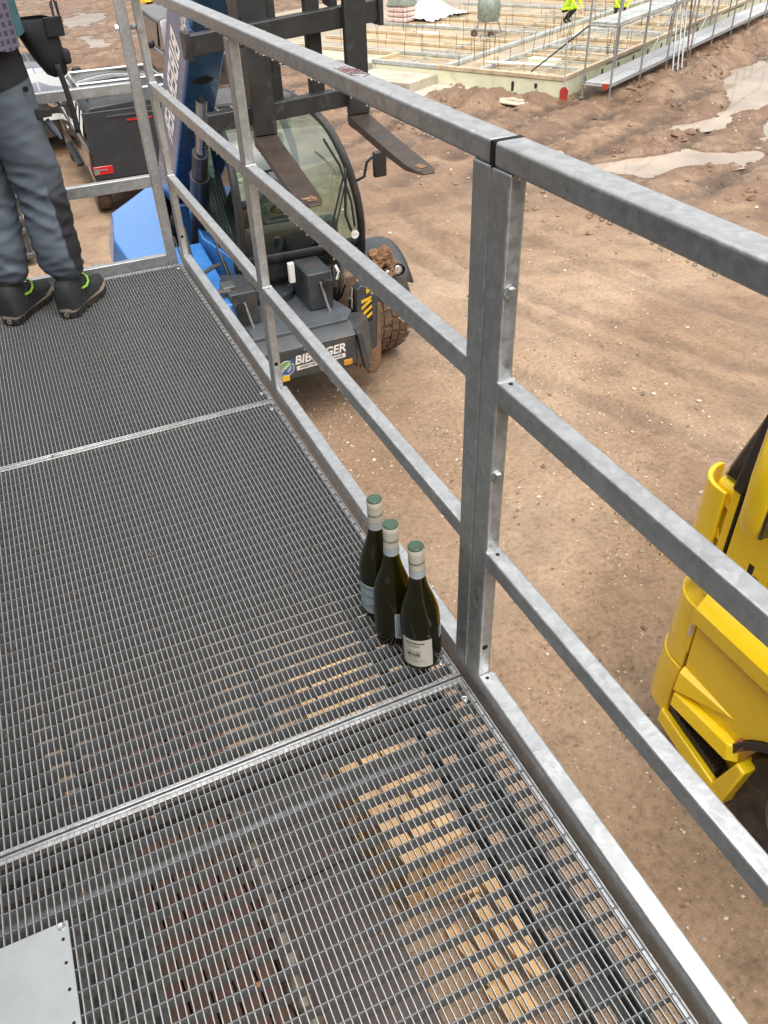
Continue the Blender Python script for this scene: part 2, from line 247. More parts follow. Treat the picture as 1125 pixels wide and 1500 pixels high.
    low = n.new('ShaderNodeMapRange'); low.inputs[1].default_value = -3.1 - 0.045; low.inputs[2].default_value = -3.1 + 0.004; l.new(sx.outputs[2], low.inputs[0])
    wetr = ramp(n, l, low.outputs[0], [(0.0, 0.50), (0.75, 0.80), (1.0, 1.0)])
    m4 = n.new('ShaderNodeMixRGB'); m4.blend_type = 'MULTIPLY'; m4.inputs[0].default_value = 1; l.new(m3.outputs[0], m4.inputs[1]); l.new(wetr.outputs[0], m4.inputs[2]); l.new(m4.outputs[0], b.inputs['Base Color'])
    wet = noise_tex(n, l, 0.55, 6, 0.66, v, 0.8); rw = ramp(n, l, wet.outputs[0], [(0.36, 0.34), (0.58, 0.80)]); wm = n.new('ShaderNodeMath'); wm.operation = 'MULTIPLY_ADD'; wm.inputs[1].default_value = -0.30; l.new(cz2.outputs[0], wm.inputs[0]); l.new(rw.outputs[0], wm.inputs[2]); wm.use_clamp = True; l.new(wm.outputs[0], b.inputs['Roughness'])
    ad = n.new('ShaderNodeMath'); ad.operation = 'MULTIPLY_ADD'; ad.inputs[1].default_value = 0.35; l.new(grit.outputs[0], ad.inputs[0]); l.new(fine.outputs[0], ad.inputs[2])
    ad2 = n.new('ShaderNodeMath'); ad2.operation = 'MULTIPLY_ADD'; ad2.inputs[1].default_value = 0.5; l.new(mk2.outputs[0], ad2.inputs[0]); l.new(ad.outputs[0], ad2.inputs[2])
    bump(n, l, b, ad2.outputs[0], 0.7, 0.03); return m
M['ground'] = ground_mat()

# ------------------------------------------------------------------ mesh helpers
def tag(o, label=None, cat=None, group=None, kind=None):
    if label: o['label'] = label
    if cat: o['category'] = cat
    if group: o['group'] = group
    if kind: o['kind'] = kind
    return o
XF = {}
def thing(name, label, cat, loc=(0, 0, 0), rotz=0.0, group=None):
    o = bpy.data.objects.new(name, None); COL.objects.link(o); o.location = loc; o.rotation_euler = (0, 0, rotz)
    o.empty_display_size = 0.1; tag(o, label, cat, group)
    XF[o.name] = (Matrix.Translation(loc) @ Matrix.Rotation(rotz, 4, 'Z')).inverted(); return o
class MB:
    def __init__(s): s.v = []; s.f = []; s.mi = []
    def add(s, vs, fs, mi=0):
        o = len(s.v); s.v += [Vector(q) for q in vs]; s.f += [tuple(i + o for i in f) for f in fs]; s.mi += [mi] * len(fs); return s
    def box(s, x0, x1, y0, y1, z0, z1, mi=0):
        return s.add([(x0, y0, z0), (x1, y0, z0), (x1, y1, z0), (x0, y1, z0), (x0, y0, z1), (x1, y0, z1), (x1, y1, z1), (x0, y1, z1)],
                     [(0, 3, 2, 1), (4, 5, 6, 7), (0, 1, 5, 4), (1, 2, 6, 5), (2, 3, 7, 6), (3, 0, 4, 7)], mi)
    def hexa(s, p, mi=0):
        return s.add(p, [(0, 3, 2, 1), (4, 5, 6, 7), (0, 1, 5, 4), (1, 2, 6, 5), (2, 3, 7, 6), (3, 0, 4, 7)], mi)
    def beam(s, p0, p1, w, h, up=(0, 0, 1), mi=0):
        p0 = Vector(p0); p1 = Vector(p1); d = (p1 - p0).normalized(); up = Vector(up)
        sx = d.cross(up)
        if sx.length < 1e-4: sx = d.cross(Vector((0, 1, 0)))
        sx.normalize(); uu = sx.cross(d)
        q = []
        for P in (p0, p1):
            q += [P - sx * w / 2 - uu * h / 2, P + sx * w / 2 - uu * h / 2, P + sx * w / 2 + uu * h / 2, P - sx * w / 2 + uu * h / 2]
        return s.add(q, [(0, 1, 2, 3), (7, 6, 5, 4), (0, 4, 5, 1), (1, 5, 6, 2), (2, 6, 7, 3), (3, 7, 4, 0)], mi)
    def cyl(s, p0, p1, r0, r1=None, n=16, caps=True, mi=0):
        r1 = r0 if r1 is None else r1
        p0 = Vector(p0); p1 = Vector(p1); d = (p1 - p0).normalized(); a = Vector((0, 0, 1)) if abs(d.z) < 0.9 else Vector((1, 0, 0))
        x = d.cross(a).normalized(); y = d.cross(x); vs = []
        for P, r in ((p0, r0), (p1, r1)):
            for k in range(n):
                t = 2 * math.pi * k / n; vs.append(P + x * math.cos(t) * r + y * math.sin(t) * r)
        fs = [(k, (k + 1) % n, n + (k + 1) % n, n + k) for k in range(n)]
        if caps: fs += [tuple(range(n - 1, -1, -1)), tuple(range(n, 2 * n))]
        return s.add(vs, fs, mi)
    def tube(s, pts, r, n=8, mi=0, caps=True):
        pts = [Vector(q) for q in pts]; vs = []; N = len(pts); px = None
        for i, P in enumerate(pts):
            d = ((pts[min(i + 1, N - 1)] - pts[max(i - 1, 0)])).normalized()
            if px is None:
                a = Vector((0, 0, 1)) if abs(d.z) < 0.9 else Vector((1, 0, 0)); px = d.cross(a).normalized()
            else: px = (px - d * px.dot(d)).normalized()
            y = d.cross(px); rr = r[i] if isinstance(r, (list, tuple)) else r
            for k in range(n):
                t = 2 * math.pi * k / n; vs.append(P + px * math.cos(t) * rr + y * math.sin(t) * rr)
        fs = [(i * n + k, i * n + (k + 1) % n, (i + 1) * n + (k + 1) % n, (i + 1) * n + k) for i in range(N - 1) for k in range(n)]
        if caps: fs += [tuple(range(n - 1, -1, -1)), tuple(range((N - 1) * n, N * n))]
        return s.add(vs, fs, mi)
    def lathe(s, prof, c=(0, 0, 0), axis='z', n=32, mi=0, a0=0.0, a1=2 * math.pi):
        full = abs(a1 - a0 - 2 * math.pi) < 1e-6; m = n if full else n + 1; vs = []
        for (r, h) in prof:
            for k in range(m):
                t = a0 + (a1 - a0) * k / n; x, y = r * math.cos(t), r * math.sin(t)
                q = (x, y, h) if axis == 'z' else ((h, x, y) if axis == 'x' else (x, h, y))
                vs.append((q[0] + c[0], q[1] + c[1], q[2] + c[2]))
        fs = []
        for i in range(len(prof) - 1):
            for k in range(n if full else n):
                k2 = (k + 1) % m if full else k + 1
                fs.append((i * m + k, i * m + k2, (i + 1) * m + k2, (i + 1) * m + k))
        return s.add(vs, fs, mi)
    def prism(s, poly, a0, a1, axis='x', mi=0):
        def P(q, a): return (a, q[0], q[1]) if axis == 'x' else ((q[0], a, q[1]) if axis == 'y' else (q[0], q[1], a))
        n = len(poly); vs = [P(q, a0) for q in poly] + [P(q, a1) for q in poly]
        fs = [tuple(range(n - 1, -1, -1)), tuple(range(n, 2 * n))] + [(k, (k + 1) % n, n + (k + 1) % n, n + k) for k in range(n)]
        return s.add(vs, fs, mi)
    def ball(s, c, r, n=8, m=6, mi=0, sc=(1, 1, 1)):
        vs = []; fs = []
        for i in range(m + 1):
            ph = math.pi * i / m
            for k in range(n):
                t = 2 * math.pi * k / n; vs.append((c[0] + r * sc[0] * math.sin(ph) * math.cos(t), c[1] + r * sc[1] * math.sin(ph) * math.sin(t), c[2] + r * sc[2] * math.cos(ph)))
        for i in range(m):
            for k in range(n): fs.append((i * n + k, i * n + (k + 1) % n, (i + 1) * n + (k + 1) % n, (i + 1) * n + k))
        return s.add(vs, fs, mi)
    def grid(s, rows, mi=0, close=False):
        n = len(rows[0]); vs = [q for r in rows for q in r]; fs = []
        for i in range(len(rows) - 1):
            for k in range(n if close else n - 1):
                k2 = (k + 1) % n; fs.append((i * n + k, i * n + k2, (i + 1) * n + k2, (i + 1) * n + k))
        return s.add(vs, fs, mi)
    def xform(s, mat): s.v = [mat @ q for q in s.v]; return s
    def build(s, name, mat, parent=None, world=True, bevel=0.0, seg=2, smooth=35, label=None, kind=None, fix=True):
        me = bpy.data.meshes.new(name)
        inv = XF.get(parent.name) if (parent is not None and world) else None
        vs = [inv @ q for q in s.v] if inv is not None else s.v
        me.from_pydata([tuple(q) for q in vs], [], s.f)
        mats = mat if isinstance(mat, (list, tuple)) else [mat]
        for m in mats: me.materials.append(m)
        if len(mats) > 1: me.polygons.foreach_set('material_index', s.mi)
        if fix:
            bm = bmesh.new(); bm.from_mesh(me); bmesh.ops.recalc_face_normals(bm, faces=bm.faces); bm.to_mesh(me); bm.free()
        if smooth:
            me.polygons.foreach_set('use_smooth', [True] * len(me.polygons)); me.set_sharp_from_angle(angle=R(smooth))
        me.update()
        o = bpy.data.objects.new(name, me); COL.objects.link(o)
        if parent is not None:
            o.parent = parent
            if parent.name in XF: XF[o.name] = XF[parent.name]
        if bevel > 0:
            b = o.modifiers.new('bevel', 'BEVEL'); b.width = bevel; b.segments = seg; b.limit_method = 'ANGLE'; b.angle_limit = R(40); b.harden_normals = False
        if label: o['label'] = label
        if kind: o['kind'] = kind
        return o
def copy_tree(o, parent=None):
    c = o.copy(); COL.objects.link(c); c.parent = parent
    if o.name in XF: XF[c.name] = XF[o.name]
    for ch in list(o.children): copy_tree(ch, c)
    return c
_tc = {}
def text_geo(s, size, bold=0.0, shear=0.0, align='CENTER', space=1.0):
    key = (s, size, bold, shear, align, space)
    if key not in _tc:
        cu = bpy.data.curves.new('t', 'FONT'); cu.body = s; cu.size = size; cu.offset = bold; cu.shear = shear; cu.align_x = align; cu.align_y = 'CENTER'; cu.space_character = space; cu.resolution_u = 3
        o = bpy.data.objects.new('t', cu); COL.objects.link(o); dg = bpy.context.evaluated_depsgraph_get(); me = bpy.data.meshes.new_from_object(o.evaluated_get(dg))
        _tc[key] = ([tuple(v.co) for v in me.vertices], [tuple(p.vertices) for p in me.polygons]); bpy.data.objects.remove(o); bpy.data.curves.remove(cu); bpy.data.meshes.remove(me)
    return _tc[key]
def put_text(mb, s, size, origin, xa, ya, mi=0, **k):
    vs, fs = text_geo(s, size, **k); o = Vector(origin); xa = Vector(xa); ya = Vector(ya)
    return mb.add([o + xa * v[0] + ya * v[1] for v in vs], fs, mi)
def fbm(x, y, z=0.0, o=4): return noise.fractal(Vector((x, y, z)), 1.0, 2.0, o)
# ------------------------------------------------------------------ ground
SB = (11.95, 16.54)
def slab_xy(x, y):
    dx, dy = x - SB[0], y - SB[1]; return dx * .866 + dy * .5, -dx * .5 + dy * .866
def slab_w(X, Y, h=0.0): return (SB[0] + X * .866 - Y * .5, SB[1] + X * .5 + Y * .866, G + h)
PUD = [(10.75, 11.1, 1.55, .50, -14, .10), (12.95, 12.9, .75, .30, 0, .07), (16.6, 15.1, 2.6, .62, 42, .12), (16.7, 17.45, 2.6, .30, 31, .10), (23.0, 21.2, 1.4, .30, 35, .08),
       (7.9, 31.5, 2.2, .7, 60, .07), (3.4, 33.0, 1.3, .35, 95, .06), (3.9, 40.0, 2.0, .8, 70, .08), (4.6, 29.0, 1.0, .3, 80, .06), (13.8, 10.6, .9, .22, 20, .07), (9.0, 12.6, .6, .18, 30, .06), (14.2, 12.0, .8, .2, 34, .08), (20.6, 18.1, 1.3, .25, 38, .09), (17.9, 13.9, 1.1, .22, 30, .08)]
def smooth(a, b, x):
    t = max(0.0, min(1.0, (x - a) / (b - a))); return t * t * (3 - 2 * t)
def ground_h(x, y):
    d = math.hypot(x - 1.5, y - 3)
    if d > 70: return 0.0
    X, Y = slab_xy(x, y)
    rough = 0.25 + 0.75 * smooth(6.0, 11.0, 0.62 * x + 0.62 * y - 1.0)
    if x < 5.5 and y > 11: rough = max(rough, 0.7)
    h = 0.014 * fbm(x * 1.7, y * 1.7) * (0.5 + 1.6 * rough) + 0.007 * fbm(x * 7, y * 7, 3.0) * (0.5 + 1.4 * rough)
    if rough > 0.3:
        # churned ruts running beside the foundation
        warp = 0.35 * fbm(x * .6, y * .6, 5.0)
        t = smooth(9.2, 13.5, 0.62 * x + 0.62 * y - 1.0)
        h += t * 0.085 * math.sin((Y + warp) * 5.2) * (0.4 + 0.6 * abs(fbm(X * .35, Y * .35, 9.0)) * 2)
        cl = noise.noise(Vector((x * 3.1, y * 3.1, 2.0))) + 0.5 * noise.noise(Vector((x * 7.3, y * 7.3, 4.0)))
        h += t * 0.11 * max(0.0, cl - 0.05) + t * 0.03 * max(0, noise.noise(Vector((x * 14, y * 14, 1.0))))
    # bank of spoil along the scaffold side and heap in front of the wall
    bk = math.exp(-((Y + 1.75 + 0.25 * fbm(X * .5, 0, 2)) / 0.42) ** 2) * smooth(0.3, 1.8, X)
    h += bk * (0.30 + 0.22 * fbm(x * 1.4, y * 1.4, 7.0) + 0.10 * noise.noise(Vector((x * 6, y * 6, 0))))
    hp = math.exp(-((X + 1.3) / 0.45) ** 2 - ((Y - 1.9) / 0.7) ** 2); h += hp * (0.30 + 0.16 * noise.noise(Vector((x * 4, y * 4, 0))))
    hp = math.exp(-((X + 0.55) / 0.25) ** 2 - ((Y - 1.0) / 0.9) ** 2); h += hp * 0.16
    far = smooth(26, 34, y) * smooth(3.0, 1.2, abs(x - 9)) ; h += far * 0.12 * abs(fbm(x * .9, y * .9, 1.0))
    for (cx, cy, rx, ry, a, dep) in PUD:
        ca, sa = math.cos(R(a)), math.sin(R(a)); u = ((x - cx) * ca + (y - cy) * sa) / rx; w = (-(x - cx) * sa + (y - cy) * ca) / ry
        e = u * u + w * w
        if e < 3.0:
            k = 1 - smooth(0.45, 1.75, e); h = h * (1 - 0.75 * k) - dep * k + 0.012 * fbm(x * 5, y * 5, 6) * k
    if 2.2 < x < 11 and 1.5 < y < 12.5:      # shallow tyre tracks crossing the packed yard
        for (x0, sl_, wv, ph) in ((5.1, -.16, .5, 0.4), (6.6, -.30, .35, 1.3)):
            xc = x0 + sl_ * (y - 5) + wv * math.sin(y * .55 + ph)
            for o_ in (-.92, .92):
                q = (x - xc - o_) / .17
                if abs(q) < 2.2: h += -.013 * math.exp(-q ** 4) + .007 * math.exp(-((abs(q) - 1.35) / .3) ** 2) + .006 * math.sin(y * 21 + 9 * abs(q)) * math.exp(-q ** 4)
    # clear the ground under vehicles, the slab and the platform
    if X > -0.05 and -0.3 < Y < 16: h = min(h, 0.0)
    if -1.6 < x < 3.2 and -3 < y < 9.5: h *= 0.55
    return h
def axis_list(segs):
    out = []
    for a, b, st in segs:
        n = max(1, int(round((b - a) / st))); out += [a + (b - a) * k / n for k in range(n)]
    out.append(segs[-1][1]); return out
gx = axis_list([(-420, -60, 45), (-60, -8, 4), (-8, -1.5, .35), (-1.5, 2.4, .12), (2.4, 9, .07), (9, 21, .075), (21, 29, .14), (29, 60, 1.0), (60, 420, 45)])
gy = axis_list([(-420, -40, 45), (-40, -4, 4), (-4, -1, .4), (-1, 2, .12), (2, 9, .065), (9, 22, .08), (22, 33, .16), (33, 50, .4), (50, 80, 3), (80, 420, 45)])
gb = MB(); nx = len(gx)
gv = [(x, y, G + ground_h(x, y)) for y in gy for x in gx]
gf = [(j * nx + i, j * nx + i + 1, (j + 1) * nx + i + 1, (j + 1) * nx + i) for j in range(len(gy) - 1) for i in range(nx - 1)]
me = bpy.data.meshes.new('ground'); me.from_pydata(gv, [], gf); me.materials.append(M['ground']); me.polygons.foreach_set('use_smooth', [True] * len(me.polygons)); me.update()
go = bpy.data.objects.new('ground', me); COL.objects.link(go); tag(go, 'churned wet brown earth of the building site', kind='structure')
for k, (cx, cy, rx, ry, a, dep) in enumerate(PUD):
    b = MB(); ring = []; n = 48; ca, sa = math.cos(R(a)), math.sin(R(a)); lev = G - dep * 0.34
    for i in range(n):
        t = 2 * math.pi * i / n; u, w = math.cos(t) * rx * 1.55, math.sin(t) * ry * 1.6; ring.append((cx + u * ca - w * sa, cy + u * sa + w * ca, lev))
    b.add(ring + [(cx, cy, lev)], [(i, (i + 1) % n, n) for i in range(n)])
    b.build('puddle', M['water'], smooth=0, kind='structure')
# loose stones and bits of litter on the hard-packed ground near the platform
st = MB(); st2 = MB(); rr = random.Random(3)
for k in range(10300):
    near = k < 9500
    x = rr.uniform(-.2, 5.2) if near else rr.uniform(1.0, 15.0); y = rr.uniform(-1.2, 6.2) if near else rr.uniform(3.0, 14.0)
    if near and noise.noise(Vector((x * 1.1, y * 1.1, 8.0))) < rr.uniform(-.5, .35): continue
    s = rr.choice([.004, .006, .006, .008, .010, .014]) * rr.uniform(.7, 1.3) * (1 if near else 2.2); z = G + ground_h(x, y) + s * .25
    a = rr.uniform(0, 6.28); q = []
    for (dx, dy, dz) in ((1, 0, 0), (-.2, .9, .1), (-.9, -.1, 0), (.1, -.8, .1)):
        dx, dy = dx * math.cos(a) - dy * math.sin(a), dx * math.sin(a) + dy * math.cos(a); f = rr.uniform(.7, 1.2) * s; q.append((x + dx * f, y + dy * f, z + dz * s))
    q.append((x, y, z + s * rr.uniform(.5, .9))); q.append((x, y, z - s * .6))
    (st if rr.random() < .55 else st2).add(q, [(0, 1, 4), (1, 2, 4), (2, 3, 4), (3, 0, 4), (1, 0, 5), (2, 1, 5), (3, 2, 5), (0, 3, 5)])
tag(st.build('gravel', M['stone'], smooth=0), 'pale gravel chips strewn over the packed earth', kind='stuff')
tag(st2.build('dark_gravel', M['stone_dark'], smooth=0), 'dark grit and earth crumbs strewn over the ground', kind='stuff')
lf = MB()
for k in range(60):
    x, y = rr.uniform(.6, 3.2), rr.uniform(-.8, 4.5); z = G + ground_h(x, y) + .006; a = rr.uniform(0, 6.28); s = rr.uniform(.012, .035); w = s * rr.uniform(.3, .7)
    c, d = math.cos(a), math.sin(a)
    lf.add([(x + c * s, y + d * s, z), (x - d * w, y + c * w, z + .008), (x - c * s, y - d * s, z + .002), (x + d * w, y - c * w, z + .007)], [(0, 1, 2, 3)])
tag(lf.build('leaf_litter', M['leaf_litter'], smooth=0), 'brown leaf scraps and wood splinters on the ground', kind='stuff')
# clods of mud on the churned area
cd = MB()
for k in range(2600):
    x, y = rr.uniform(6.5, 21), rr.uniform(7.5, 21); X, Y = slab_xy(x, y)
    if X > -.1 and Y > -.9: continue
    if noise.noise(Vector((x * .8, y * .8, 3.0))) < rr.uniform(-.1, .5) and not (-2.6 < Y < -1.0 and X > 0): continue
    s = rr.choice([.02, .025, .03, .04, .06, .08]) * rr.uniform(.7, 1.3); z = G + ground_h(x, y)
    if any(((x - p[0]) / p[2]) ** 2 + ((y - p[1]) / p[3]) ** 2 < .8 and rr.random() < .9 for p in PUD): continue
    a = rr.uniform(0, 6.28); q = []
    for j in range(6):
        t = a + j * 1.047; f = s * rr.uniform(.6, 1.2); q.append((x + math.cos(t) * f, y + math.sin(t) * f, z + s * rr.uniform(-.1, .25)))
    for j in range(3):
        t = a + j * 2.094; f = s * rr.uniform(.3, .6); q.append((x + math.cos(t) * f, y + math.sin(t) * f, z + s * rr.uniform(.5, .95)))
    cd.add(q, [(0, 1, 6), (1, 7, 6), (1, 2, 7), (2, 3, 7), (3, 8, 7), (3, 4, 8), (4, 5, 8), (5, 6, 8), (5, 0, 6), (6, 7, 8)])
tag(cd.build('mud_clods', M['ground'], smooth=50), 'loose clods of churned mud beside the foundation', kind='stuff')

# ------------------------------------------------------------------ platform
X_EDGE = -.0105; X_LEFT = -1.30
PY = [-1.206, 0.0, 1.2068, 2.462]
labels = ['nearest grating panel with the zinc plate on it', 'middle galvanised grating panel with the bottles', 'far galvanised grating panel under the person']
for k in range(3):
    y0, y1 = PY[k] + .0022, PY[k + 1] - .0022
    t = thing('grating_panel', labels[k], 'grating', ((X_EDGE + X_LEFT) / 2, (y0 + y1) / 2, 0), group='grating panels of the deck')
    fr = MB(); th = .0035; dp = .03
    fr.box(X_LEFT, X_EDGE, y0, y0 + th, -dp, 0); fr.box(X_LEFT, X_EDGE, y1 - th, y1, -dp, 0)
    fr.box(X_EDGE - th, X_EDGE, y0 + th, y1 - th, -dp, 0); fr.box(X_LEFT, X_LEFT + th, y0 + th, y1 - th, -dp, 0)
    # bearing lips
    fr.box(X_LEFT + th, X_EDGE - th, y0 + th, y0 + .011, -.0075, -.0045); fr.box(X_LEFT + th, X_EDGE - th, y1 - .011, y1 - th, -.0075, -.0045)
    fr.box(X_EDGE - .010, X_EDGE - th, y0 + .011, y1 - .011, -.0065, -.0040)
    fr.build('frame', M['galv'], t, bevel=.0008, seg=1)
    bb = MB(); n = 36; st_ = (y1 - y0) / n
    for j in range(1, n):
        y = y0 + j * st_; bb.box(X_LEFT + th, X_EDGE - th, y - .0009, y + .0009, -.032, -.0004)
    bb.build('bearing_bars', M['galv_deck'], t, kind='stuff', smooth=0)
    rb = MB(); pit = .01112; x = X_EDGE - th - pit * .9
    while x > X_LEFT + .006:
        # twisted square rod
        rb.box(x - .0008, x + .0008, y0 + th, y1 - th, -.0075, -.0007); x -= pit
    rb.build('cross_rods', M['galv_rod'], t, kind='stuff', smooth=0, fix=False)
    for (cx, cy) in ([(-.034, y1 - .053), (-.034, y0 + .045)] if k else [(-.034, y1 - .053), (-.9, y1 - .053)]):
        c = MB(); c.lathe([(0, .003), (.003, .003), (.0035, .0016), (.006, .0022), (.0075, .0004), (.0075, -.001), (0, -.001)], (cx, cy, .0006), n=20); c.build('clip_screw', M['bolt'], t)
pl = thing('cover_plate', 'square galvanised sheet plate lying on the near grating', 'plate', (-1.0, -.4, 0))
b = MB(); b.box(-1.26, -.796, -.66, -.157, .0012, .0045); b.build('sheet', M['galv_plate'], pl, bevel=.0012)
for q in [(-.806, -.185), (-.806, -.222), (-.806, -.262), (-.806, -.31), (-.806, -.36)]:
    b = MB(); b.cyl((q[0], q[1], .0046), (q[0], q[1], .0050), .0026, n=12); b.build('rivet_hole', M['hole'], pl)
b = MB(); b.lathe([(.003, .0052), (.005, .0062), (.0065, .0046)], (-.806, -.164, 0), n=18); b.build('eyelet', M['galv'], pl)
# frame under the deck
pf = thing('platform_frame', 'galvanised support frame with slotted edge beams under the grating', 'frame', (-.65, .6, G))
for xs in (-.125, -1.25):
    b = MB(); y = -1.2
    b.box(xs, xs + .018, -1.25, 2.5, -.104, -.1); b.box(xs + .052, xs + .07, -1.25, 2.5, -.104, -.1)
    while y < 2.5:
        b.box(xs + .018, xs + .052, y, y + .03, -.1038, -.1002); y += .062
    b.box(xs - .004, xs, -1.25, 2.5, -.104, -.032); b.box(xs + .07, xs + .074, -1.25, 2.5, -.104, -.032)
    b.build('slotted_beam', M['galv_dark'], pf)
for y in (-1.1, -.055, 1.16, 2.4):
    b = MB(); b.cyl((-1.17, y, -.135), (-.13, y, -.135), .021, n=14); b.build('cross_tube', M['galv_dark'], pf)
    b = MB(); b.box(-1.17, -.13, y + .05, y + .056, -.10, -.035); b.build('cross_angle', M['galv_dark'], pf)
for (x, y) in ((-1.21, -1.15), (-1.21, 2.40), (-.085, -1.15), (-.085, 2.40)):
    b = MB(); b.box(x - .03, x + .03, y - .03, y + .03, G, -.105); b.box(x - .08, x + .08, y - .08, y + .08, G, G + .012); b.build('support_leg', M['galv_dark'], pf)
# unseen cabins added on the inner side to shade deck, rails and ground
def cabin(z0, z1, label):
    t = thing('shade_cabin', label, 'cabin', (-2.6, -1.9, z0), group='unseen cabins added to shade the walkway')
    xw, ya, yb = -1.36, -6.4, 2.44
    b = MB(); b.box(-3.8, xw - .03, ya, yb, z0 + .02, z1 - .02); b.build('body', M['cabin'], t)
    b = MB(); rows = [[], []]; y = ya + .1; k = 0
    while y < yb - .1:
        off = .022 if k % 4 in (1, 2) else 0.0; rows[0].append((xw - .025 + off, y, z0 + .14)); rows[1].append((xw - .025 + off, y, z1 - .14)); y += .045; k += 1
    b.grid(rows); b.build('wall_sheet', M['cabin'], t, smooth=20)
    for (za, zb) in ((z0, z0 + .14), (z1 - .14, z1)): b = MB(); b.box(xw - .04, xw, ya, yb, za + .003, zb - .003); b.build('rail', M['shade_frame'], t, bevel=.006)
    for y in (ya, yb - .1): b = MB(); b.box(xw - .05, xw + .004, y, y + .1, z0 + .005, z1 - .005); b.build('corner_post', M['shade_frame'], t, bevel=.006)
M['cabin'] = simple('shade_cabin_paint', (0.055, 0.058, 0.062), 0.45, var=0.06, dirt=(0.09, 0.075, 0.06), dirt_amt=0.3, dscale=1.2)  # dark colour keeps the rail faces opposite dim
M['shade_frame'] = simple('shade_frame_paint', (0.10, 0.11, 0.12), 0.45, var=0.08)
cabin(G, -.12, 'lower unseen cabin added beside the walkway to shade the ground below deck level')
cabin(-.10, 2.70, 'upper unseen cabin added at deck level to shade the deck and rail faces')
# guardrails
AX, AY, ZT, HT = .026, .0446, 1.0, .030
def hexbolt(c, d, r=.0088):
    b = MB(); c = Vector(c); d = Vector(d)
    b.cyl(c, c + d * .0016, r * 1.25, n=24); b.cyl(c + d * .0016, c + d * .0075, r * .98, r * .90, n=6); return b
def rail_panel(name, label, y_lo, y_hi, posts, boltspec=True):
    t = thing(name, label, 'guardrail', (.015, (y_lo + y_hi) / 2, 0), group='galvanised guardrail frames')
    drops = MB()
    def drip(y0, y1, z, w):
        y = y0 + rr.uniform(.0, .05)
        while y < y1:
            s = rr.uniform(.0014, .0036); drops.ball((rr.choice([.0015, .003, w - .003]), y, z - s * .4), s, 7, 5, sc=(1, 1.1, .8)); y += rr.choice([.007, .011, .016, .03, .05]) * rr.uniform(.6, 1.4)
    b = MB(); b.box(0, .042, y_lo, y_hi, ZT - HT, ZT); b.build('top_rail', M['galv'], t, bevel=.0045, seg=3); drip(y_lo, y_hi, ZT - HT, .042)
    ps = sorted(posts)
    for z, h, nm, w in ((.6872, .036, 'mid_rail', .030), (.3612, .034, 'mid_rail', .030)):
        for i in range(len(ps) - 1):
            a, c = ps[i] + AY, ps[i + 1]; b = MB(); b.box(.0005, w, a - .0005, c + .0005, z - h, z); o = b.build(nm, M['galv'], t, bevel=.0035, seg=3); drip(a, c, z - h, w)
            h_ = MB(); h_.cyl((.016, c - .012, z + .0001), (.016, c - .012, z + .0004), .0036, n=16); h_.build('drain_hole', M['hole'], o)
            wl_ = MB(); wl_.tube([(.002, c - .001, z - h + .003), (.002, c - .001, z - .001), (w - .002, c - .001, z - .0005)], .0032, 6); wl_.build('weld', M['galv'], o)
    for i in range(len(ps) - 1):
        a, c = ps[i] + AY, ps[i + 1]; b = MB(); b.box(-.0005, .034, a - .0005, c + .0005, -.028, .040); o = b.build('toe_rail', M['galv'], t, bevel=.0035, seg=3)
        h_ = MB(); h_.cyl((.014, c - .012, .0401), (.014, c - .012, .0404), .0036, n=16); h_.build('drain_hole', M['hole'], o)
    for y in ps:
        b = MB(); b.box(0, AX, y, y + AY, -.10, ZT - HT); o = b.build('post', M['galv'], t, bevel=.0035, seg=3)
        h_ = MB(); h_.cyl((.0115, y - .0004, .118), (.0115, y + .0002, .118), .0062, n=18); h_.build('bolt_hole', M['hole'], o)
    drops.build('water_drops', M['rain'], t, kind='stuff')
    return t
near = rail_panel('guardrail', 'near guardrail frame closest to the yellow lorry, bolted to the double post', -1.255, -.0055, [-1.25, -.0446])
far = rail_panel('guardrail', 'long guardrail frame in front of the blue telehandler, with mid post', .0035, 2.475, [.0024, 1.2, 2.43])
for z in (.82, .518):
    hexbolt((.0115, -.0446, z), (0, -1, 0)).build('bolt', M['bolt'], near)
b = MB(); b.box(-.0002, .0422, -.0056, .0034, ZT - HT + .0005, ZT - .0004); b.build('dark_gap_fill', M['hole'], near)  # black insert standing in for the shade inside the rail joint
b = MB(); b.cyl((.010, 2.4298, .86), (.010, 2.427, .86), .0125, n=24); b.cyl((.010, 2.4275, .86), (.010, 2.421, .86), .0065, n=6); b.build('bolt', M['bolt'], far)
b = MB()
for i in range(5):   # scribbled red marker on the top rail
    y0_ = rr.uniform(.42, .50); pts = [(.004 + .034 * (.5 + .5 * math.sin(i * 1.7 + q * 1.3)), y0_ + q * .013, ZT + .0006) for q in range(6)]; b.tube(pts, .0004, 4)
b.build('marker_scribble', M['ink_red'], far)
t = thing('guardrail', 'guardrail frame closing the far end of the deck behind the person', 'guardrail', (-.7, 2.49, 0), group='galvanised guardrail frames')
YE = 2.476
for x0 in (-.058, -.88, -1.30):
    b = MB(); b.box(x0, x0 + .040, YE, YE + .026, -.10, ZT - HT); b.build('post', M['galv'], t, bevel=.0035, seg=3)
b = MB(); b.box(-1.30, -.012, YE, YE + .042, ZT - HT, ZT); b.build('top_rail', M['galv'], t, bevel=.0045, seg=3)
for (xa, xb) in ((-1.26, -.88), (-.84, -.058)):
    for z, h in ((.688, .036), (.358, .045)):
        b = MB(); b.box(xa - .0005, xb + .0005, YE + .001, YE + .030, z - h, z); b.build('mid_rail', M['galv'], t, bevel=.0035, seg=3)
    b = MB(); b.box(xa - .0005, xb + .0005, YE - .0005, YE + .030, -.02, .040); b.build('toe_rail', M['galv'], t, bevel=.003, seg=3)
b = MB(); b.cyl((-.018, YE + .013, .86), (.002, 2.453, .86), .009, n=10); b.build('clamp_bolt', M['bolt'], t)
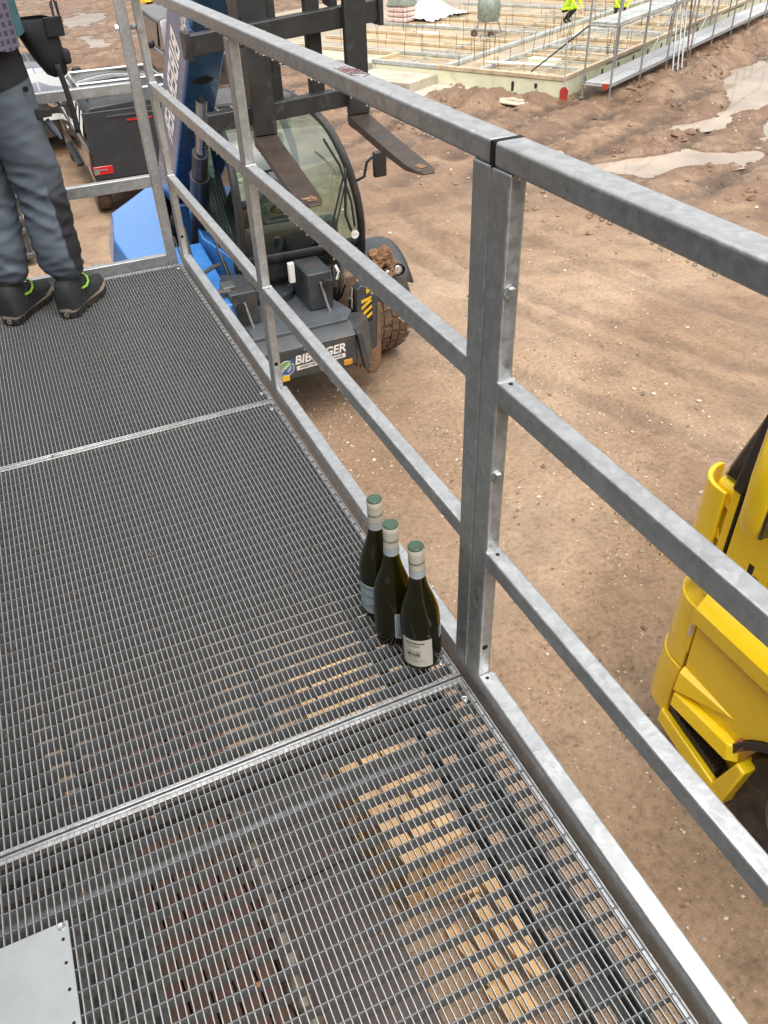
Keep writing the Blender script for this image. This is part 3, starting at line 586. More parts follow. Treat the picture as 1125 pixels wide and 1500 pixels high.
b = MB(); b.cyl((-.070, YE + .013, .86), (-.0585, YE + .013, .86), .011, n=6); b.build('bolt_head', M['bolt'], t)
wash = MB(); wash.lathe([(.0035, .001), (.0035, .0035), (.0065, .0035), (.0075, .002), (.0075, .0005)], (-.503, .647, .0005), n=20)
tag(wash.build('steel_washer', M['rim']), 'small rusty steel washer dropped on the middle grating panel', 'washer')
mb_ = MB()
for k in range(170):
    if k < 90: x, y = rr.gauss(-.55, .22), rr.gauss(2.1, .22)
    else: x, y = rr.uniform(-1.0, -.04), rr.uniform(-.7, 2.4)
    if not (-1.25 < x < -.03 and -1.1 < y < 2.44): continue
    s = rr.uniform(.0012, .0036); mb_.ball((x, y, s * .3), s, 6, 4, sc=(rr.uniform(.8, 1.6), rr.uniform(.8, 1.6), .6))
tag(mb_.build('boot_mud', M['mudclump']), 'crumbs of dried boot mud lying on the grating bars', kind='stuff')
lf2 = MB(); lf2.add([(-.034, -.205, .003), (-.030, -.215, .008), (-.026, -.236, .003), (-.031, -.226, .0015)], [(0, 1, 2, 3)]); tag(lf2.build('dry_leaf', M['leaf_litter'], smooth=0), 'dry brown leaf stuck at the edge of the near grating', 'leaf')

# ------------------------------------------------------------------ bottles
def make_bottle(loc, turn, label, kind):
    t = thing('wine_bottle', label, 'bottle', loc, R(turn), group='green glass wine bottles on the grating')
    L = Vector(loc)
    prof = [(0, .006), (.020, .004), (.034, .0), (.0385, .003), (.040, .010), (.0402, .05), (.040, .115), (.0385, .135), (.0345, .155), (.028, .176), (.0215, .196), (.0172, .215), (.0150, .232), (.0142, .262), (.0142, .300), (.0, .300)]
    def sp(pr):
        out = []
        for i in range(len(pr) - 1):
            for k in range(3): u = k / 3; out.append((pr[i][0] * (1 - u) + pr[i + 1][0] * u, pr[i][1] * (1 - u) + pr[i + 1][1] * u))
        return out + [pr[-1]]
    g = MB(); g.lathe(prof, n=48); g.build('glass_body', M['bottle'], t, world=False, smooth=60)
    w = MB(); w.lathe([(0, .012), (.030, .012), (.0365, .016), (.0368, .11), (.034, .14), (.024, .175), (.0, .176)], n=32); w.build('wine', M['wine'], t, world=False, smooth=60)
    c = MB(); c.lathe([(.0152, .232), (.0156, .236), (.0152, .262), (.0150, .286), (.0156, .2865), (.0156, .2985), (.0146, .3005)], n=40); cap = c.build('capsule', M['capsule'], t, world=False)
    c = MB(); c.lathe([(.0158, .2330), (.01585, .2365), (.0156, .2475), (.0150, .2478)], n=40); c.build('seal_band', M['capsule_band'], t, world=False)
    c = MB(); c.lathe([(.01575, .2485), (.0157, .2495)], n=40); c.build('blue_line', M['ink_blue'], cap, world=False)
    c = MB(); c.lathe([(.0150, .2995), (.0151, .3025), (.0135, .3042), (.0128, .3036), (.0, .3036)], n=40); c.build('cap', M['cap_green'], t, world=False)
    def wrap(mb, s, size, th, z, rad, **k):
        vs, fs = text_geo(s, size, **k); mb.add([(rad * math.cos(th + v[0] / rad), rad * math.sin(th + v[0] / rad), z + v[1]) for v in vs], fs)
    tx = MB(); 
    for q in range(3): wrap(tx, 'ORGANIC', .0068, R(-20 + q * 120), .268, .01545, bold=.0002, space=1.15)
    tx.build('capsule_print', M['ink_grey'], cap, world=False, smooth=0, fix=False)
    tx = MB()
    for q in range(26):
        a = q * .24; wrap(tx, random.choice('8BREDOC'), .0042, a, .2415, .0160)
    tx.build('seal_print', M['capsule_band_ink'], cap, world=False, smooth=0, fix=False)
    def patch(th0, th1, zlo, zhi, rad, nm, mat, curve=0.0):
        m = MB(); rows = [[], []]; n = 24
        for i in range(n + 1):
            a = th0 + (th1 - th0) * i / n; q = (i / n - .5) * 2; lo = zlo - curve * (1 - q * q)
            rows[0].append((rad * math.cos(a), rad * math.sin(a), lo)); rows[1].append((rad * math.cos(a), rad * math.sin(a), zhi))
        m.grid(rows); return m.build(nm, mat, t, world=False, smooth=60, fix=False)
    rad = .0406
    # back label (cream) centred on local angle 0, front label (pale blue) on the opposite side
    lb = patch(R(-46), R(46), .013, .090, rad, 'back_label', M['paper_cream'])
    tx = MB(); r2 = rad + .0003
    wrap(tx, 'MONTELIANI', .0066, R(-4), .0800, r2, bold=.0003); wrap(tx, 'LUGANA', .0056, R(-6), .0718, r2, bold=.0001)
    for q, z in enumerate((.0585, .0562, .0539)): wrap(tx, 'denominazione di origine protetta'[q * 3:26 + q], .0026, R(-6), z, r2)
    for q in range(26):
        wd = random.choice([.0004, .0006, .0009]); a = R(-30) + q * R(1.55); tx.add([(r2 * math.cos(a), r2 * math.sin(a), .043), (r2 * math.cos(a + wd / r2), r2 * math.sin(a + wd / r2), .043), (r2 * math.cos(a + wd / r2), r2 * math.sin(a + wd / r2), .0515), (r2 * math.cos(a), r2 * math.sin(a), .0515)], [(0, 1, 2, 3)])
    for q, z in enumerate((.0395, .0368)): wrap(tx, '750 ml e 12,5% vol', .0032, R(-10), z, r2)
    wrap(tx, 'contiene solfiti  imbottigliato', .0027, 0, .0312, r2); wrap(tx, 'prodotto in italia  product of italy', .0025, 0, .0283, r2); wrap(tx, 'enthaelt sulfite', .0025, R(-6), .0255, r2)
    tx.build('label_print', M['ink_grey'], lb, world=False, smooth=0, fix=False)
    lf = patch(R(132), R(228), .030, .098, rad, 'front_label_border', M['paper_cream'], curve=.012)
    lf2_ = patch(R(134), R(226), .032, .0965, rad + .0002, 'front_label', M['paper_blue'], curve=.0115)
    tx = MB(); r2 = rad + .0006
    wrap(tx, '· MONTELIANI ·', .0082, R(180), .088, r2, bold=.00015); wrap(tx, 'LUGANA', .0105, R(180), .066, r2, bold=.0002, space=1.15)
    for z0, ph in ((.040, 0), (.036, 1.2)):
        pts = []
        for i in range(33):
            a = R(140) + R(80) * i / 32; zz = z0 + .004 * math.sin(i * .5 + ph) * math.sin(i * .1); pts.append((r2 * math.cos(a), r2 * math.sin(a), zz))
        tx.tube(pts, .0005, 4)
    tx.build('label_print', M['ink_blue'], lf2_, world=False, smooth=0, fix=False)
    return t
M['capsule_band_ink'] = simple('pale_grey_ink', (0.30, 0.33, 0.36), 0.6, var=0.1)
def wine_mat():
    m, n, l, b = nt('white_wine_in_green_glass'); b.inputs['Base Color'].default_value = (0.045, 0.034, 0.004, 1); b.inputs['Roughness'].default_value = 0.15; b.inputs['Transmission Weight'].default_value = 0.55; b.inputs['IOR'].default_value = 1.34; return m
M['wine'] = wine_mat()
bt3 = make_bottle((-.0585, .0790, 0), -130, 'nearest green wine bottle, its cream back label facing the camera', 'back')
make_bottle((-.0835, .1620, 0), 117, 'middle of three green wine bottles, its pale label half hidden behind the nearest', 'mid')
make_bottle((-.0800, .2460, 0), 44, 'farthest green wine bottle, its pale blue front label partly showing', 'front')
bt3.rotation_euler = (Matrix.Rotation(R(2.2), 3, Vector((-.41, -.91, 0))) @ Matrix.Rotation(R(-130), 3, 'Z')).to_euler(); bt3.location.z = .0012
# ------------------------------------------------------------------ people
def skin_mesh(nodes, edges, root, sub=2):
    names = list(nodes); idx = {k: i for i, k in enumerate(names)}
    me = bpy.data.meshes.new('s'); me.from_pydata([nodes[k][0] for k in names], [(idx[a], idx[c]) for a, c in edges], []); o = bpy.data.objects.new('s', me); COL.objects.link(o)
    o.modifiers.new('skin', 'SKIN')
    for i, k in enumerate(names):
        sv = me.skin_vertices[0].data[i]; r_ = nodes[k][1]; sv.radius = r_ if isinstance(r_, tuple) else (r_, r_); sv.use_root = (k == root)
    s = o.modifiers.new('sub', 'SUBSURF'); s.levels = sub; s.render_levels = sub
    dg = bpy.context.evaluated_depsgraph_get(); m2 = bpy.data.meshes.new_from_object(o.evaluated_get(dg)); bpy.data.objects.remove(o); bpy.data.meshes.remove(me)
    return m2
def skin_part(name, nodes, edges, root, mats, parent, sub=2, disp=None, pick=None, label=None):
    me = skin_mesh(nodes, edges, root, sub); me.name = name
    if disp:
        nrm = [v.normal.copy() for v in me.vertices]
        for v, nn in zip(me.vertices, nrm): v.co = v.co + nn * disp(v.co)
    inv = XF.get(parent.name)
    if pick:
        idx = [pick(p.center) for p in me.polygons]
    if inv is not None: me.transform(inv)
    mats = mats if isinstance(mats, list) else [mats]
    me.materials.clear()
    for m in mats: me.materials.append(m)
    if pick: me.polygons.foreach_set('material_index', idx)
    me.polygons.foreach_set('use_smooth', [True] * len(me.polygons)); me.update()
    o = bpy.data.objects.new(name, me); COL.objects.link(o); o.parent = parent; XF[o.name] = inv if inv is not None else Matrix()
    if label: o['label'] = label
    return o
def hand_nodes(nodes, edges, side, wrist, d, palm_n, up, curl=.35):
    wrist = Vector(wrist); d = Vector(d).normalized(); up = Vector(up); up = (up - d * up.dot(d)).normalized(); pn = d.cross(up)
    pk = side + 'palm'; nodes[pk] = (tuple(wrist + d * .05), (.030, .016)); edges.append((side + 'wrist', pk))
    for i, (off, ln) in enumerate(((-.026, .066), (-.009, .076), (.009, .072), (.025, .058))):
        b = wrist + d * .092 + up * off; k1 = f'{side}f{i}a'; k2 = f'{side}f{i}b'; k3 = f'{side}f{i}c'
        nodes[k1] = (tuple(b), .0088); nodes[k2] = (tuple(b + (d * (1 - curl) + pn * curl).normalized() * ln * .55), .0080); nodes[k3] = (tuple(b + (d * (1 - curl) + pn * curl).normalized() * ln * .55 + (d * (1 - curl * 1.6) + pn * curl * 1.6).normalized() * ln * .5), .0068)
        edges += [(pk, k1), (k1, k2), (k2, k3)]
    t0 = wrist + d * .03 - up * .03; nodes[side + 't1'] = (tuple(t0), .011); nodes[side + 't2'] = (tuple(t0 + d * .035 - up * .02 + pn * .012), .0092); nodes[side + 't3'] = (tuple(t0 + d * .062 - up * .026 + pn * .024), .0075)
    edges += [(pk, side + 't1'), (side + 't1', side + 't2'), (side + 't2', side + 't3')]
def figure(P, hd, s=1.0, stride=0.0, arms=None):
    """joint positions of a standing adult of height 1.75*s at P, facing heading hd (radians from +y towards +x)"""
    f = Vector((math.sin(hd), math.cos(hd), 0)); r_ = Vector((math.cos(hd), -math.sin(hd), 0)); P = Vector(P)
    def at(fx, rx, z): return tuple(P + f * fx * s + r_ * rx * s + Vector((0, 0, z * s)))
    J = dict(pelvis=at(0, 0, .95), spine=at(0, 0, 1.12), chest=at(.01, 0, 1.30), neck=at(0, 0, 1.46), head=at(.015, 0, 1.60), crown=at(.01, 0, 1.70))
    for sd, k in ((1, 'R'), (-1, 'L')):
        st_ = stride * sd
        J['hip' + k] = at(0, .09 * sd, .90); J['knee' + k] = at(.03 + st_ * .45, .10 * sd, .50); J['ankle' + k] = at(-.02 + st_, .11 * sd, .10 + max(0, -st_) * .25)
        J['ball' + k] = at(.13 + st_, .125 * sd, .045); J['sh' + k] = at(0, .17 * sd, 1.41)
        J['elbow' + k] = at(-.03 - st_ * .35, .24 * sd, 1.13); J['wrist' + k] = at(.08 - st_ * .6, .26 * sd, .90)
    if arms: 
        for k, v in arms.items(): J[k] = at(*v)
    return J, f, r_
def make_person(label, P, hd, mats, s=1.0, stride=0.0, arms=None, helmet=None, group=None, sub=2, jo=None, waist=.97, collar=1.475, legk=1.0):
    t = thing('person', label, 'person', P, 0, group=group); J, f, r_ = figure(P, hd, s, stride, arms); up = Vector((0, 0, 1))
    if jo: J.update(jo)
    nd = {}; ed = []
    rad = dict(pelvis=(.145, .11), spine=(.135, .10), chest=(.16, .105), neck=.052, head=.085, crown=.062)
    for k in ('pelvis', 'spine', 'chest', 'neck', 'head', 'crown'): nd[k] = (J[k], tuple(q * s for q in rad[k]) if isinstance(rad[k], tuple) else rad[k] * s)
    ed += [('pelvis', 'spine'), ('spine', 'chest'), ('chest', 'neck'), ('neck', 'head'), ('head', 'crown')]
    for k in 'RL':
        for j, rr_, pr in (('hip', .088, 'pelvis'), ('knee', .062, 'hip'), ('ankle', .050, 'knee'), ('ball', .040, 'ankle')):
            nd[j + k] = (J[j + k], rr_ * s * (legk if j != 'hip' else 1)); ed.append((pr if pr == 'pelvis' else pr + k, j + k))
        for j, rr_, pr in (('sh', .062, 'chest'), ('elbow', .046, 'sh'), ('wrist', .030, 'elbow')):
            nd[j + k] = (J[j + k], rr_ * s); ed.append((pr if pr == 'chest' else pr + k, j + k))
        w = Vector(J['wrist' + k]); d = w - Vector(J['elbow' + k]); nd[k + 'wrist'] = (tuple(w + d.normalized() * .02), .026 * s); ed.append(('wrist' + k, k + 'wrist')); hand_nodes(nd, ed, k, w + d.normalized() * .02, d, None, f)
    z0 = P[2]
    hw = [(Vector(J['wrist' + k]), (Vector(J['wrist' + k]) - Vector(J['elbow' + k])).normalized()) for k in 'RL']
    def pick(c):
        h = (c.z - z0) / s
        for w, d in hw:
            if (c - w).dot(d) > -.01 and (c - w).length < .24: return 3
        if h > collar: return 3
        if h < .13: return 2
        return 1 if h < waist else 0
    body = skin_part('body', nd, ed, 'pelvis', mats, t, sub, None, pick)
    H = Vector(J['head'])
    if helmet:
        b = MB(); rows = []
        for i in range(7):
            ph = i / 6 * math.pi / 2; rows.append([tuple(H + Vector((0, 0, .045 + .105 * math.sin(ph))) + (f * math.cos(a) * .125 + r_ * math.sin(a) * .105) * math.cos(ph)) for a in [2 * math.pi * q / 20 for q in range(20)]])
        b.grid(rows, close=True); b.lathe([(.10, .0), (.135, .0), (.135, .006), (.10, .008)], tuple(H + Vector((0, 0, .043)) + f * .01), n=20); b.build('helmet', helmet, t)
    else:
        b = MB(); rows = []
        for i in range(8):
            ph = -.35 + i / 7 * (math.pi / 2 + .35); rows.append([tuple(H + Vector((0, 0, .03 + .095 * math.sin(ph))) - f * .022 + (f * math.cos(a) * .098 + r_ * math.sin(a) * .092) * math.cos(ph)) for a in [2 * math.pi * q / 24 for q in range(24)]])
        b.grid(rows, close=True); b.build('hair', M['hair'], t)
    for k in (-1, 1):
        b = MB(); b.ball(tuple(H + r_ * .082 * k + Vector((0, 0, -.01))), .026, 8, 6, sc=(.45, .8, 1.2)); b.build('ear', mats[3], t)
        b = MB(); b.ball(tuple(H + f * .078 + r_ * .030 * k + Vector((0, 0, .012))), .011, 8, 6); b.build('eye', M['white'], t)
    b = MB(); b.ball(tuple(H + f * .092 + Vector((0, 0, -.018))), .016, 8, 6, sc=(.9, .9, 1.6)); b.build('nose', mats[3], t)
    b = MB(); b.ball(tuple(H + f * .078 + Vector((0, 0, -.055))), .018, 8, 5, sc=(1.2, 1.2, .35)); b.build('mouth', M['red_lamp'], t)
    return t, J, f, r_
# the person on the deck, seen from behind
HD = R(35); P0 = (-.575, 2.235, 0)
arms = dict(elbowR=(.05, .27, 1.18), wristR=(.24, .14, 1.20), elbowL=(.05, -.27, 1.18), wristL=(.24, -.10, 1.22))
pt, J, pf_, pr_ = make_person('person in slate-blue work trousers and plaid shirt standing at the far end of the deck', P0, HD, [M['plaid'], M['trouser'], M['boot'], M['skin']], arms=arms, sub=2, jo=dict(hipR=(-.52, 2.20, .88), kneeR=(-.475, 2.205, .47), ankleR=(-.472, 2.188, .11), ballR=(-.41, 2.28, .06), hipL=(-.625, 2.27, .88), kneeL=(-.66, 2.26, .47), ankleL=(-.672, 2.228, .11), ballL=(-.61, 2.32, .06)), legk=.66)
hipR = Vector((-.505, 2.19, .86)); hipL = Vector((-.640, 2.28, .86))
def foot(heel, toe): return Vector(heel), Vector(toe)
fR = foot((-.515, 2.125, 0), (-.365, 2.345, 0)); fL = foot((-.715, 2.165, 0), (-.560, 2.395, 0))
def leg_nodes(sfx, hip, ft, kx):
    d = (ft[1] - ft[0]).normalized(); an = ft[0] + d * .075
    return [('h' + sfx, (tuple(hip), (.104, .108))), ('t' + sfx, (tuple(hip.lerp(an, .30) + d * .01), (.098, .099))), ('k' + sfx, (tuple(hip.lerp(an, .52) + d * .022 + Vector((kx, 0, 0))), (.088, .089))), ('c' + sfx, (tuple(hip.lerp(an, .63) + d * .006), (.085, .087))), ('d' + sfx, (tuple(hip.lerp(an, .76)), (.080, .082))), ('e' + sfx, (tuple(an + Vector((0, 0, .118))), (.068, .072)))]
nd = dict(p=((-.572, 2.235, .96), (.150, .120)), q=((-.572, 2.235, 1.03), (.152, .118)))
ed = [('p', 'q')]
for sfx, hip, ft, kx in (('R', hipR, fR, .004), ('L', hipL, fL, -.004)):
    ln = leg_nodes(sfx, hip, ft, kx); pv = 'p'
    for k, v in ln: nd[k] = v; ed.append((pv, k)); pv = k
def fold(c):
    z = c.z; a = math.atan2(c.y - 2.2, c.x + .55)
    lower = smooth(.50, .22, z); kn = math.exp(-((z - .46) / .10) ** 2); top = smooth(.62, .85, z)
    w = noise.noise(Vector((c.x * 9, c.y * 9, z * 26))) ; w2 = noise.noise(Vector((c.x * 16 + 5, c.y * 16, z * 44)))
    def ridge(q): return 1 - 2 * abs(noise.noise(q))
    r1 = ridge(Vector((c.x * 5 + z * 6, c.y * 5, z * 15 + c.x * 9))); r2 = ridge(Vector((c.x * 11 - z * 10, c.y * 11, z * 26)))
    d = (.007 * lower + .004 * kn + .0025) * r1 + (.003 * lower + .003 * kn + .0015) * r2 + .0012 * w2
    return d - .0075 - .002 * top
tfR = Vector((.82, -.57, 0))
def tpick(c):
    if c.z > .800 + .05 * (c.x + .5) and c.x < -.445: return 1
    side = (Vector((c.x, c.y, 0)) - Vector((-.49, 2.20, 0))).dot(tfR)
    lim = .060 if c.z > .5 else .050
    if c.x > -.56 and side > lim and c.z < .62: return 1
    return 0
tr = skin_part('trousers', nd, ed, 'p', [M['trouser_panel']], pt, 4, fold)
# boots
def boot(ft, nm):
    h, tq = ft; d = (tq - h).normalized(); s_ = Vector((d.y, -d.x, 0)); L = (tq - h).length * 1.06
    def W(t, x, z): return tuple(h + d * (t * L) + s_ * x + Vector((0, 0, z)))
    out = [(0.0, .022), (.03, .034), (.15, .037), (.35, .034), (.55, .041), (.75, .047), (.9, .038), (.98, .020), (1.0, 0)]
    def outline(k): return [(t, w * k) for t, w in out] + [(t, -w * k) for t, w in reversed(out[:-1])]
    def slab(z0, z1, k0, k1, lift=0.0):
        b = MB(); a = outline(k0); c = outline(k1); n = len(a)
        lz = lambda t: lift * max(0, t - .72) ** 2 * 6
        b.add([W(t, x, z0 + lz(t)) for t, x in a] + [W(t, x, z1 + lz(t)) for t, x in c], [tuple(range(n - 1, -1, -1)), tuple(range(n, 2 * n))] + [(i, (i + 1) % n, n + (i + 1) % n, n + i) for i in range(n)]); return b
    rt = slab(.001, .022, .96, 1.0, .03).build('outsole', M['outsole'], pt, bevel=.003)
    slab(.0225, .043, 1.04, 1.0, .03).build('midsole', M['midsole'], pt, bevel=.004)
    b = MB(); rows = []
    prof = [(.0, .026, .105, 0), (.025, .037, .135, .0), (.09, .043, .152, 0), (.20, .045, .160, 0), (.32, .043, .152, 0), (.43, .041, .122, 0), (.58, .044, .096, 0), (.75, .047, .080, 0), (.90, .038, .068, 0), (.985, .015, .056, 0)]
    for t, w, zt, _ in prof:
        row = []
        for i in range(13):
            a = math.pi * i / 12; lz = .18 * max(0, t - .72) ** 2
            row.append(W(t, w * math.cos(a),   .034 + lz + (zt - .040) * math.sin(a) ** .6))
        rows.append(row)
    b.grid(rows); b.f.append(tuple(range(13))); b.mi.append(0); up_ = b.build('upper', M['boot'], pt, smooth=60)
    b = MB(); rows = []
    for z, w, ln in ((.09, .040, .062), (.12, .041, .060), (.150, .042, .058), (.172, .045, .060)):
        rows.append([W(.27 + ln / L * math.cos(a), w * math.sin(a), z + .012 * math.cos(a)) for a in [2 * math.pi * i / 24 for i in range(24)]])
    b.grid(rows[2:], close=True); b.build('collar', M['boot'], pt, smooth=60)
    b = MB(); b.tube([W(.56, -.010, .108), W(.555, .016, .110), W(.52, .034, .104), W(.45, .045, .094), W(.36, .0485, .088), W(.25, .049, .092)], .0042, 6); b.build('lime_collar', M['lime'], pt)
    b = MB()
    for q in range(5):
        t = .42 + q * .065; zz = .128 - q * .012; b.tube([W(t, -.026, zz - .008), W(t + .02, 0, zz + .004), W(t + .04, .026, zz - .008)], .0022, 5)
    b.tube([W(.40, .030, .150), W(.30, .048, .12), W(.22, .050, .07), W(.12, .048, .03), W(.05, .040, .006)], .0022, 5); b.build('lace', M['text_black'], pt)
    b = MB(); b.lathe([(.005, 0), (.009, 0), (.009, .002), (.005, .002)], (0, 0, 0), n=16); q = Matrix.Translation(W(-.012, 0, .016)) @ (d.to_track_quat('Z', 'Y').to_matrix().to_4x4()); b.xform(q); b.build('heel_emblem', M['midsole'], pt)
boot(fR, 'R'); boot(fL, 'L')
# shirt hem, teal layer, tool pouch, strap and pocket flap
def hem_shell(name, mat, z0, z1, k0, k1, a0, a1, wav, cen=(-.572, 2.235)):
    b = MB(); rows = []; n = 60
    for j in range(13):
        z = z0 + (z1 - z0) * j / 12; k = k0 + (k1 - k0) * j / 12; row = []
        for i in range(n + 1):
            a = a0 + (a1 - a0) * i / n; wv = 1 + wav * math.sin(a * 9 + j * .25) * (1 - j / 12 * .6) + .02 * noise.noise(Vector((math.cos(a) * 3, math.sin(a) * 3, z * 9)))
            q = Vector((cen[0], cen[1], z + .012 * math.sin(a * 5) * (1 - j / 12))) + (pr_ * math.cos(a) * .182 + pf_ * math.sin(a) * .150) * k * wv; row.append(tuple(q))
        rows.append(row)
    b.grid(rows); return b.build(name, mat, pt, smooth=80)
hem_shell('shirt_hem', M['plaid'], .885, 1.16, 1.10, 1.02, R(-250), R(-3), .018)
hem_shell('teal_undershirt', M['teal'], .905, 1.15, 1.09, 1.00, R(-16), R(95), .03)
b = MB(); c0 = Vector((-.340, 2.21, .86)); ax = (pf_ * .75 + pr_ * .66).normalized(); ay = Vector((-ax.y, ax.x, 0))
rows = []
for z, w, dpt in ((-.085, .018, .020), (-.078, .030, .032), (-.03, .046, .045), (.03, .056, .052), (.075, .060, .056), (.082, .055, .050)):
    rows.append([tuple(c0 + ax * (w * math.copysign(abs(math.cos(a)) ** .6, math.cos(a)) + (.0 - z * .25)) + ay * dpt * math.copysign(abs(math.sin(a)) ** .6, math.sin(a)) + Vector((0, 0, z))) for a in [2 * math.pi * i / 20 for i in range(20)]])
b.grid(rows, close=True); b.build('tool_pouch', M['trouser_black'], pt, smooth=60)
b = MB(); b.hexa([tuple(c0 + ax * u + ay * w + Vector((0, 0, z))) for z in (-.05, -.005) for (u, w) in ((.035, -.056), (.062, -.056), (.062, .02), (.035, .02))]); b.build('pouch_pocket', M['trouser_black'], pt, bevel=.012, seg=3)
b = MB(); b.hexa([tuple(c0 + ax * u + ay * w + Vector((0, 0, z))) for z, e in ((.03, 0), (.085, .008)) for (u, w) in ((.0, -.058 - e), (.058, -.056 - e), (.058, -.05), (.0, -.05))]); b.build('pouch_flap', M['trouser_black'], pt, bevel=.012, seg=3)
b = MB(); rows = []
for j in range(14):
    u = j / 13; q = Vector((-.318 + .012 * math.sin(u * 2), 2.165, .815 - u * .205)); rows.append([tuple(q + Vector((-.009, 0, 0)) + Vector((0, -.002 * math.sin(u * 40), 0))), tuple(q + Vector((.009, .002, 0)))])
b.grid(rows); so_ = b.build('strap', M['trouser_black'], pt, smooth=60); sm = so_.modifiers.new('solid', 'SOLIDIFY'); sm.thickness = .003
b = MB(); b.tube([(-.397, 2.175, .66), (-.38, 2.165, .63), (-.366, 2.16, .60), (-.372, 2.165, .612), (-.392, 2.175, .642)], [.010, .011, .005, .008, .009], 8); b.build('pocket_flap', M['trouser'], pt)
b = MB(); b.cyl((-.432, 2.118, .765), (-.436, 2.110, .765), .008, n=16); b.build('pocket_button', M['black'], pt)
b = MB(); b.hexa([(-.425, 2.135, .672), (-.375, 2.150, .672), (-.375, 2.17, .672), (-.425, 2.16, .672), (-.425, 2.135, .70), (-.375, 2.150, .695), (-.375, 2.17, .695), (-.425, 2.16, .70)]); b.build('pocket_tab', M['trouser_black'], pt, bevel=.003)
# far walker and workers on the slab
make_person('far person in dark work clothes walking on the wet track', (2.82, 39.55, G), R(185), [M['trouser_black'], M['trouser_black'], M['boot'], M['skin']], stride=.14, sub=1)

# ------------------------------------------------------------------ wheels and vehicles
def wheel(parent, c, r, w, rim_r, tyre_mat, rim_mat, name='wheel', lugs=0, side=-1, spokes=0):
    """wheel with axle along x; side = -1 shows the rim towards -x"""
    b = MB(); e = w / 2
    b.lathe([(rim_r, -e * .78), (r * .80, -e * .98), (r * .93, -e * .95), (r * .985, -e * .74), (r, -e * .35), (r, e * .35), (r * .985, e * .74), (r * .93, e * .95), (r * .80, e * .98), (rim_r, e * .78)], c, 'x', 48)
    ty = b.build('tyre', tyre_mat, parent)
    if lugs:
        b = MB(); n = lugs
        for k in range(n):
            for sd in (-1, 1):
                a0 = 2 * math.pi * (k + (.5 if sd > 0 else 0)) / n
                for (u0, u1, sk) in ((.03, .36, .35), (.42, .70, .75), (.76, 1.02, 1.05)):
                    vs = []
                    for rr_ in (r * .985, r * 1.035 - (u1 > 1) * r * .02):
                        for (u, da) in ((u0, -.28), (u1, -.28), (u1, .30), (u0, .30)):
                            a = a0 + (da + (u - .5) * sk * .5) * 2 * math.pi / n * 1.15; q = rr_ - (max(0, u - .7) ** 2) * r * .35
                            vs.append((c[0] + sd * e * u, c[1] + q * math.cos(a), c[2] + q * math.sin(a)))
                    b.hexa(vs)
        b.build('tread_blocks', tyre_mat, parent, kind='stuff', smooth=0)
    b = MB(); b.lathe([(rim_r, -e * .80), (rim_r * .97, -e * .70), (rim_r * .86, -e * .20), (rim_r * .45, -e * .12), (rim_r * .40, -e * .35), (rim_r * .18, -e * .45), (0, -e * .45)] if side < 0 else [(rim_r, e * .80), (rim_r * .97, e * .70), (rim_r * .86, e * .2), (rim_r * .45, e * .12), (rim_r * .40, e * .35), (rim_r * .18, e * .45), (0, e * .45)], c, 'x', 40)
    b.lathe([(rim_r, -e * .8), (rim_r * 1.02, 0), (rim_r, e * .8)], c, 'x', 40)
    if side > 0: b.lathe([(rim_r * .98, -e * .5), (0, -e * .5)], c, 'x', 24)
    rm = b.build('rim', rim_mat, parent)
    b = MB()
    for k in range(8):
        a = 2 * math.pi * k / 8; q = rim_r * .3; x = c[0] + side * e * .46; b.cyl((x, c[1] + q * math.cos(a), c[2] + q * math.sin(a)), (x + side * .02, c[1] + q * math.cos(a), c[2] + q * math.sin(a)), rim_r * .05, n=6)
    b.build('wheel_nuts', M['galv_dark'], parent)
def loft(stations, half=True):
    """stations: list of (y, [(x, z), ...]) half profiles from bottom centre to top centre, mirrored about x = 0"""
    b = MB(); rows = []
    for y, pr in stations:
        full = [(x, y, z) for x, z in pr] + [(-x, y, z) for x, z in reversed(pr)]; rows.append(full)
    b.grid(rows, close=True); n = len(rows[0]); L = len(rows)
    b.f.append(tuple(range(n))); b.mi.append(0); b.f.append(tuple((L - 1) * n + k for k in reversed(range(n)))); b.mi.append(0)
    return b
def xf(x, y, z, rz=0.0): return Matrix.Translation((x, y, z)) @ Matrix.Rotation(rz, 4, 'Z')
# ---- telehandler (faces -y)
th = thing('telehandler', 'blue and dark grey telehandler with raised forks beside the platform', 'telehandler', (1.7, 7.6, G))
H = lambda h: G + h
# chassis and nose
b = MB(); b.box(.98, 2.03, 5.70, 6.2, H(.56), H(.86)); b.build('front_plate', M['mast'], th, bevel=.012)
b = MB(); b.prism([(5.69, H(.865)), (5.82, H(.955)), (6.02, H(.968)), (6.02, H(.865))], .97, 2.04, 'x'); b.build('nose_lip', M['mast'], th, bevel=.01)
b = MB(); b.prism([(1.00, 5.84), (2.00, 5.84), (2.12, 6.02), (2.04, 6.40), (1.98, 6.92), (1.0, 6.92)], H(.955), H(.985), 'z'); b.build('nose_cover', M['deckgrey'], th, bevel=.006)
b = MB(); b.box(1.05, 1.98, 6.0, 11.0, H(.50), H(.95)); b.build('chassis', M['mast'], th, bevel=.02)
b = MB(); b.hexa([(2.03, 5.72, H(.50)), (2.30, 5.95, H(.45)), (2.30, 6.15, H(.45)), (2.0, 6.1, H(.5)), (2.03, 5.72, H(.93)), (2.28, 5.98, H(.88)), (2.28, 6.15, H(.88)), (2.0, 6.1, H(.93))]); b.build('nose_side', M['mast'], th, bevel=.012)
b = MB(); b.prism([(2.03, H(.90)), (2.08, H(.90)), (2.16, H(.5)), (2.10, H(.48))], 5.66, 5.74, 'y'); b.build('nose_rib', M['mast'], th, bevel=.006)
